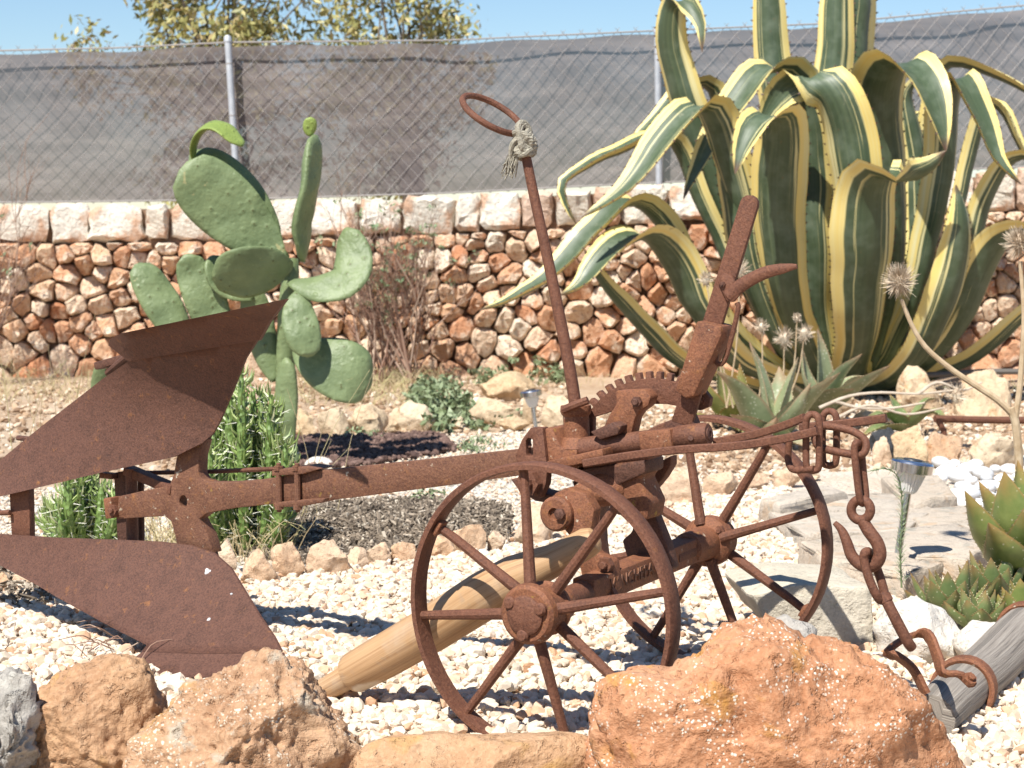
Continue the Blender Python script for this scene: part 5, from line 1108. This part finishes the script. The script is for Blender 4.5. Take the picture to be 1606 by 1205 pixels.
# rope knot on the rod
rope = empty('rope', pl(820, 232, -.01)); tag(rope, 'frayed grey rope knotted round the ring of the steering rod', 'rope')
mb = MB(); rr = random.Random(3); q = []
axd = (Vector(rodp[-1]) - Vector(rodp[-2])).normalized(); uu = axd.orthogonal().normalized(); vv_ = axd.cross(uu); c0 = pl(822, 226, -.01)
for i in range(120):
    a = i * .42; q.append(c0 + axd * (-.022 + .044 * i / 120 + .004 * math.sin(i * 1.3)) + (uu * math.cos(a) + vv_ * math.sin(a)) * (.0165 + .004 * math.sin(i * .9)))
tube(mb, q, .0052, 7); mb.build('coil', M['rope'], rope)
mb = MB(); q = []
for i in range(60):
    a = i * .55; q.append(c0 + axd * (.006 + .016 * math.sin(i * .31)) + Vector((.003, -.012, .004)) + (uu * math.cos(a) + axd * math.sin(a)) * .015)
tube(mb, q, .0055, 7); mb.build('knot', M['rope'], rope)
mb = MB()
for i in range(34):
    p = pl(805 + rr.uniform(-3, 8), 235 + rr.uniform(-4, 6), -.025); e_ = pl(796 + rr.uniform(-10, 14), 268 + rr.uniform(-12, 14), -.025 + rr.uniform(-.01, .01)); tube(mb, catmull([p, p.lerp(e_, .5) + Vector((rr.uniform(-.006, .006), rr.uniform(-.005, .005), .002)), e_], 6), .0011, 4)
tube(mb, catmull([pl(818, 212, -.025), pl(803, 228, -.03), pl(800, 250, -.028)], 8), [.0055, .006, .006, .0055, .005, .0045, .004, .003], 7)
mb.build('frayed_end', M['rope'], rope)

# wooden handle lying under the axle
hp = [(500, 1088, 3.66, 19), (545, 1062, 3.63, 20.5), (549, 1059, 3.63, 22), (551, 1058, 3.63, 30), (556, 1055, 3.625, 33), (600, 1031, 3.61, 35.5), (680, 985, 3.57, 37.5), (760, 934, 3.53, 39), (810, 905, 3.51, 36), (845, 889, 3.50, 30), (870, 878, 3.49, 26), (900, 863, 3.48, 25), (922, 851, 3.47, 24.5), (933, 846, 3.465, 20), (938, 843, 3.465, 11), (940, 842, 3.464, 3)]
P3 = [at(x, y, Y - .07) for x, y, Y, r in hp]; mb = MB(); tube(mb, P3, [r * (Y - .07) / F for x, y, Y, r in hp], 28, hint=UP)
hd = mb.build('wooden_handle', M['wood_pale'], None, 0, 40); tag(hd, 'turned pale wooden shaft leaning on the axle behind the near wheel', 'wooden shaft')

# ------------------------------------------------------------------ solar lamps
def solar(cx, ytop, ybase, xbase, Y, k, label):
    e = empty('solar_lamp', at(xbase, ybase, Y)); tag(e, label, 'lamp', 'solar garden lamps'); top = at(cx, ytop, Y); bot = at(xbase, ybase, Y); d = (bot - top).normalized(); H_ = (bot - top).length
    mb = MB(); lathe(mb, top, d, [(0, .036 * k), (.002 * k, .044 * k), (.006 * k, .0475 * k), (.026 * k, .046 * k), (.027 * k, .043 * k), (.012 * k, .036 * k)], 32); cp_ = mb.build('cap', M['steel'], e, 0, 30)
    mb = MB(); lathe(mb, top - d * .0005, -d, [(0, .022 * k), (.002 * k, .021 * k)], 24); mb.build('solar_cell', M['black_plastic'], cp_, 0)
    mb = MB(); seg = 48; prof = [(.013, .034), (.03, .032), (.05, .026), (.07, .018), (.075, .012)]; vs = []; fs = []; N = d.orthogonal().normalized(); B = d.cross(N)
    for t_, r in prof:
        for i in range(seg): a = 2 * math.pi * i / seg; q = r * k * (1 + (.035 if i % 2 else -.035)); vs.append(top + d * t_ * k + N * q * math.cos(a) + B * q * math.sin(a))
    for i in range(4):
        for j in range(seg): l = (j + 1) % seg; fs.append((i * seg + j, i * seg + l, (i + 1) * seg + l, (i + 1) * seg + j))
    mb.add(vs, fs); mb.build('lens', M['clear_plastic'], e, 0, 20)
    mb = MB(); lathe(mb, top + d * .074 * k, d, [(0, .0085 * k), (max(.02, H_ - .12 * k), .0085 * k)], 16); mb.build('stake', M['steel'], e, 0)
    mb = MB(); q = top + d * (H_ - .045 * k); lathe(mb, q, d, [(-.002, .0092 * k), (.012 * k, .0092 * k), (.04 * k, .006 * k), (.085 * k, .002 * k)], 10); mb.build('ground_spike', M['black_plastic'], e, 0)
solar(1432, 722, 915, 1401, 4.75, 1.08, 'steel solar garden lamp beside the hanging hook, leaning slightly')
solar(832, 612, 690, 843, 7.9, .92, 'small steel solar garden lamp behind the steering rod, far off')

# ------------------------------------------------------------------ dry flower stalks
def bristle(e, c, rad, n, seed, el=1.15, matn='dry_bristle', th=.0010):
    rr = random.Random(seed); mb = MB()
    for i in range(n):
        d = Vector((rr.gauss(0, 1), rr.gauss(0, 1), rr.gauss(0, 1) * el + .45)).normalized(); l = rad * rr.uniform(.45, 1.1); b_ = c + d * rad * .12
        tube(mb, [b_, c + d * l * .6, c + d * l + Vector((rr.uniform(-.004, .004), 0, rr.uniform(-.002, .006)))], [th, th * .9, th * .35], 3, cap=False)
    lathe(mb, c - Vector((0, 0, rad * .5)), UP, [(0, rad * .12), (rad * .3, rad * .36), (rad * .7, rad * .4), (rad * 1.05, rad * .12)], 10); return mb.build('seed_head', M[matn], e)
st_ = empty('dry_flower_stalk', gnd(1608, 915)); tag(st_, 'tall dry brown flower stalk with two bristly seed heads by the big aloe', 'dried flower')
SY = 4.72
mb = MB(); tube(mb, catmull([at(1606, 915, SY), at(1600, 800, SY), at(1598, 720, SY), at(1592, 660, SY), at(1585, 640, SY)], 14), list(np.linspace(.0115, .010, 14)), 10); mb.build('stalk', M['dry_stalk'], st_)
mb = MB(); tube(mb, catmull([at(1593, 655, SY), at(1565, 628, SY), at(1530, 605, SY), at(1490, 578, SY), at(1452, 545, SY), at(1430, 510, SY), at(1414, 470, SY)], 20), list(np.linspace(.0088, .0048, 20)), 9); mb.build('stalk', M['dry_stalk'], st_)
mb = MB(); tube(mb, catmull([at(1592, 660, SY), at(1600, 600, SY), at(1606, 500, SY), at(1600, 410, SY)], 16), list(np.linspace(.008, .0048, 16)), 9); mb.build('stalk', M['dry_stalk'], st_)
bristle(st_, at(1411, 443, SY), .046, 800, 1, 1.3, th=.0007); bristle(st_, at(1598, 382, SY), .044, 700, 2, 1.0, th=.0007)
afs = empty('dry_aloe_flowers', at(1225, 640, 7.95)); afs.location.z = 0; WL[afs].z = 0; tag(afs, 'cluster of pale dry aloe flower heads before the agave', 'dried flower')
for i, (x, y, bx, by, r) in enumerate([(1195, 514, 1185, 660, 13), (1230, 532, 1215, 660, 19), (1262, 524, 1225, 650, 16), (1118, 520, 1150, 640, 16), (1160, 425, 1140, 640, 18), (1250, 500, 1228, 650, 8), (1107, 440, 1140, 640, 14)]):
    k = 7.95 / F; mb = MB(); tube(mb, catmull([at(bx, by, 7.95), at(x * .6 + bx * .4 + 4, (y + by) / 2, 7.95), at(x, y, 7.95)], 10), list(np.linspace(.004, .0028, 10)), 7); mb.build('stalk', M['dry_stalk'], afs)
    bristle(afs, at(x, y, 7.95), r * k * 1.15, 170, 20 + i, 1.3, 'dry_bristle', .0013)
tw = empty('dry_branch', at(1350, 640, 7.4)); tw.location.z = 0; WL[tw].z = 0; tag(tw, 'pale bare branches lying low between spotted aloe and rusty bar', 'branch'); 
for q in ([(1285, 640), (1330, 622), (1380, 616), (1440, 618), (1500, 612)], [(1310, 630), (1350, 640), (1400, 640), (1450, 632)], [(1290, 668), (1360, 636), (1420, 650), (1480, 640)], [(1440, 618), (1470, 600), (1510, 612), (1540, 600)]):
    mb = MB(); tube(mb, catmull([at(x, y, 7.4) for x, y in q], 14), list(np.linspace(.0068, .0035, 14)), 7); mb.build('twig', M['dry_pale'], tw)
bristle(tw, at(1500, 622, 7.4), .055, 130, 44, .8, 'dry_bristle', .0022)
# green feathery sprig beside the lamp
sp_ = empty('sprig', gnd(1418, 925)); tag(sp_, 'thin feathery green sprig growing beside the solar lamp', 'plant'); SYp = 4.45
mb = MB(); P3 = catmull([at(1414, 922, SYp), at(1412, 860, SYp), at(1415, 800, SYp), at(1410, 752, SYp), at(1392, 736, SYp), at(1368, 738, SYp)], 30); tube(mb, P3, list(np.linspace(.0022, .0008, 30)), 6); mb.build('stem', M['herb'], sp_)
mb = MB(); rr = random.Random(8)
for i in range(1, 29):
    for k in range(9):
        p = P3[i].lerp(P3[i + 1] if i < 29 else P3[i], rr.random()); t_ = (P3[min(29, i + 1)] - P3[i - 1]).normalized(); d = Vector((rr.uniform(-1, 1), rr.uniform(-1, 1), rr.uniform(-.3, .3))); d = (d.normalized() + t_ * 1.0).normalized(); tube(mb, [p, p + d * rr.uniform(.012, .024)], [.0009, .0003], 3, cap=False)
tag(mb.build('leaflets', M['herb'], sp_), None, None, None, 'stuff')

# ------------------------------------------------------------------ rusty bar and pipe in the background
rb = empty('rusty_bar_frame', gnd(1480, 702)); tag(rb, 'low rusty iron bar on a short foot behind the white pebbles', 'iron bar')
mb = MB(); tube(mb, [at(1466, 657, 7.5), at(1540, 659, 7.55), at(1680, 660, 7.6)], .014, 10); mb.build('bar', M['rust'], rb)
mb = MB(); tube(mb, [at(1470, 657, 7.5), at(1480, 675, 7.5), at(1481, 706, 7.5)], .012, 10); mb.build('foot', M['rust'], rb)
mb = MB(); tube(mb, [at(1640, 657, 7.58), at(1642, 706, 7.58)], .012, 10); mb.build('foot', M['rust'], rb)
mb = MB(); tube(mb, catmull([at(1420, 590, 9.3), at(1500, 586, 9.3), at(1560, 583, 9.3), at(1690, 584, 9.3)], 14), .014, 8)
tag(mb.build('water_pipe', M['pipe']), 'thin dark pipe running along the ground behind the agave', 'pipe')
mb = MB(); rock_mesh(mb, tuple(gnd(500, 738) + Vector((0, 0, .02))), (.05, .04, .03), 77, 3, 5, .05); tag(mb.build('rock', M['rock_white']), 'small white stone on the edge of the lava gravel', 'rock')

mb = MB(); rr = random.Random(21)
for i in range(16):
    g = gnd(rr.uniform(120, 225), rr.uniform(985, 1040), .03); d = Vector((rr.uniform(-1, 1), rr.uniform(-.6, .6), rr.uniform(.0, .5))).normalized(); l = rr.uniform(.03, .09)
    tube(mb, catmull([g, g + d * l * .5 + Vector((rr.uniform(-.01, .01), 0, .012)), g + d * l], 6), [.0013, .0013, .0012, .0011, .0009, .0006], 4)
tag(mb.build('dry_twigs', M['twig']), 'tangle of thin dry twigs on the gravel beside the lower share', 'twigs', None, 'stuff')

for x, y, a, b in ((326, 898, .006, .009), (328, 972, .004, .0035), (363, 932, .0025, .0025)):
    mb = MB(); p = pl(x, y, off_l(x, y) - .0008); rock_mesh(mb, tuple(p), (a, .0012, b), int(x + y), 3, 2, .5); mb.build('white_mark', M['pebble_white'], [o for o in plough.children if o.name.startswith('mouldboard')][1])
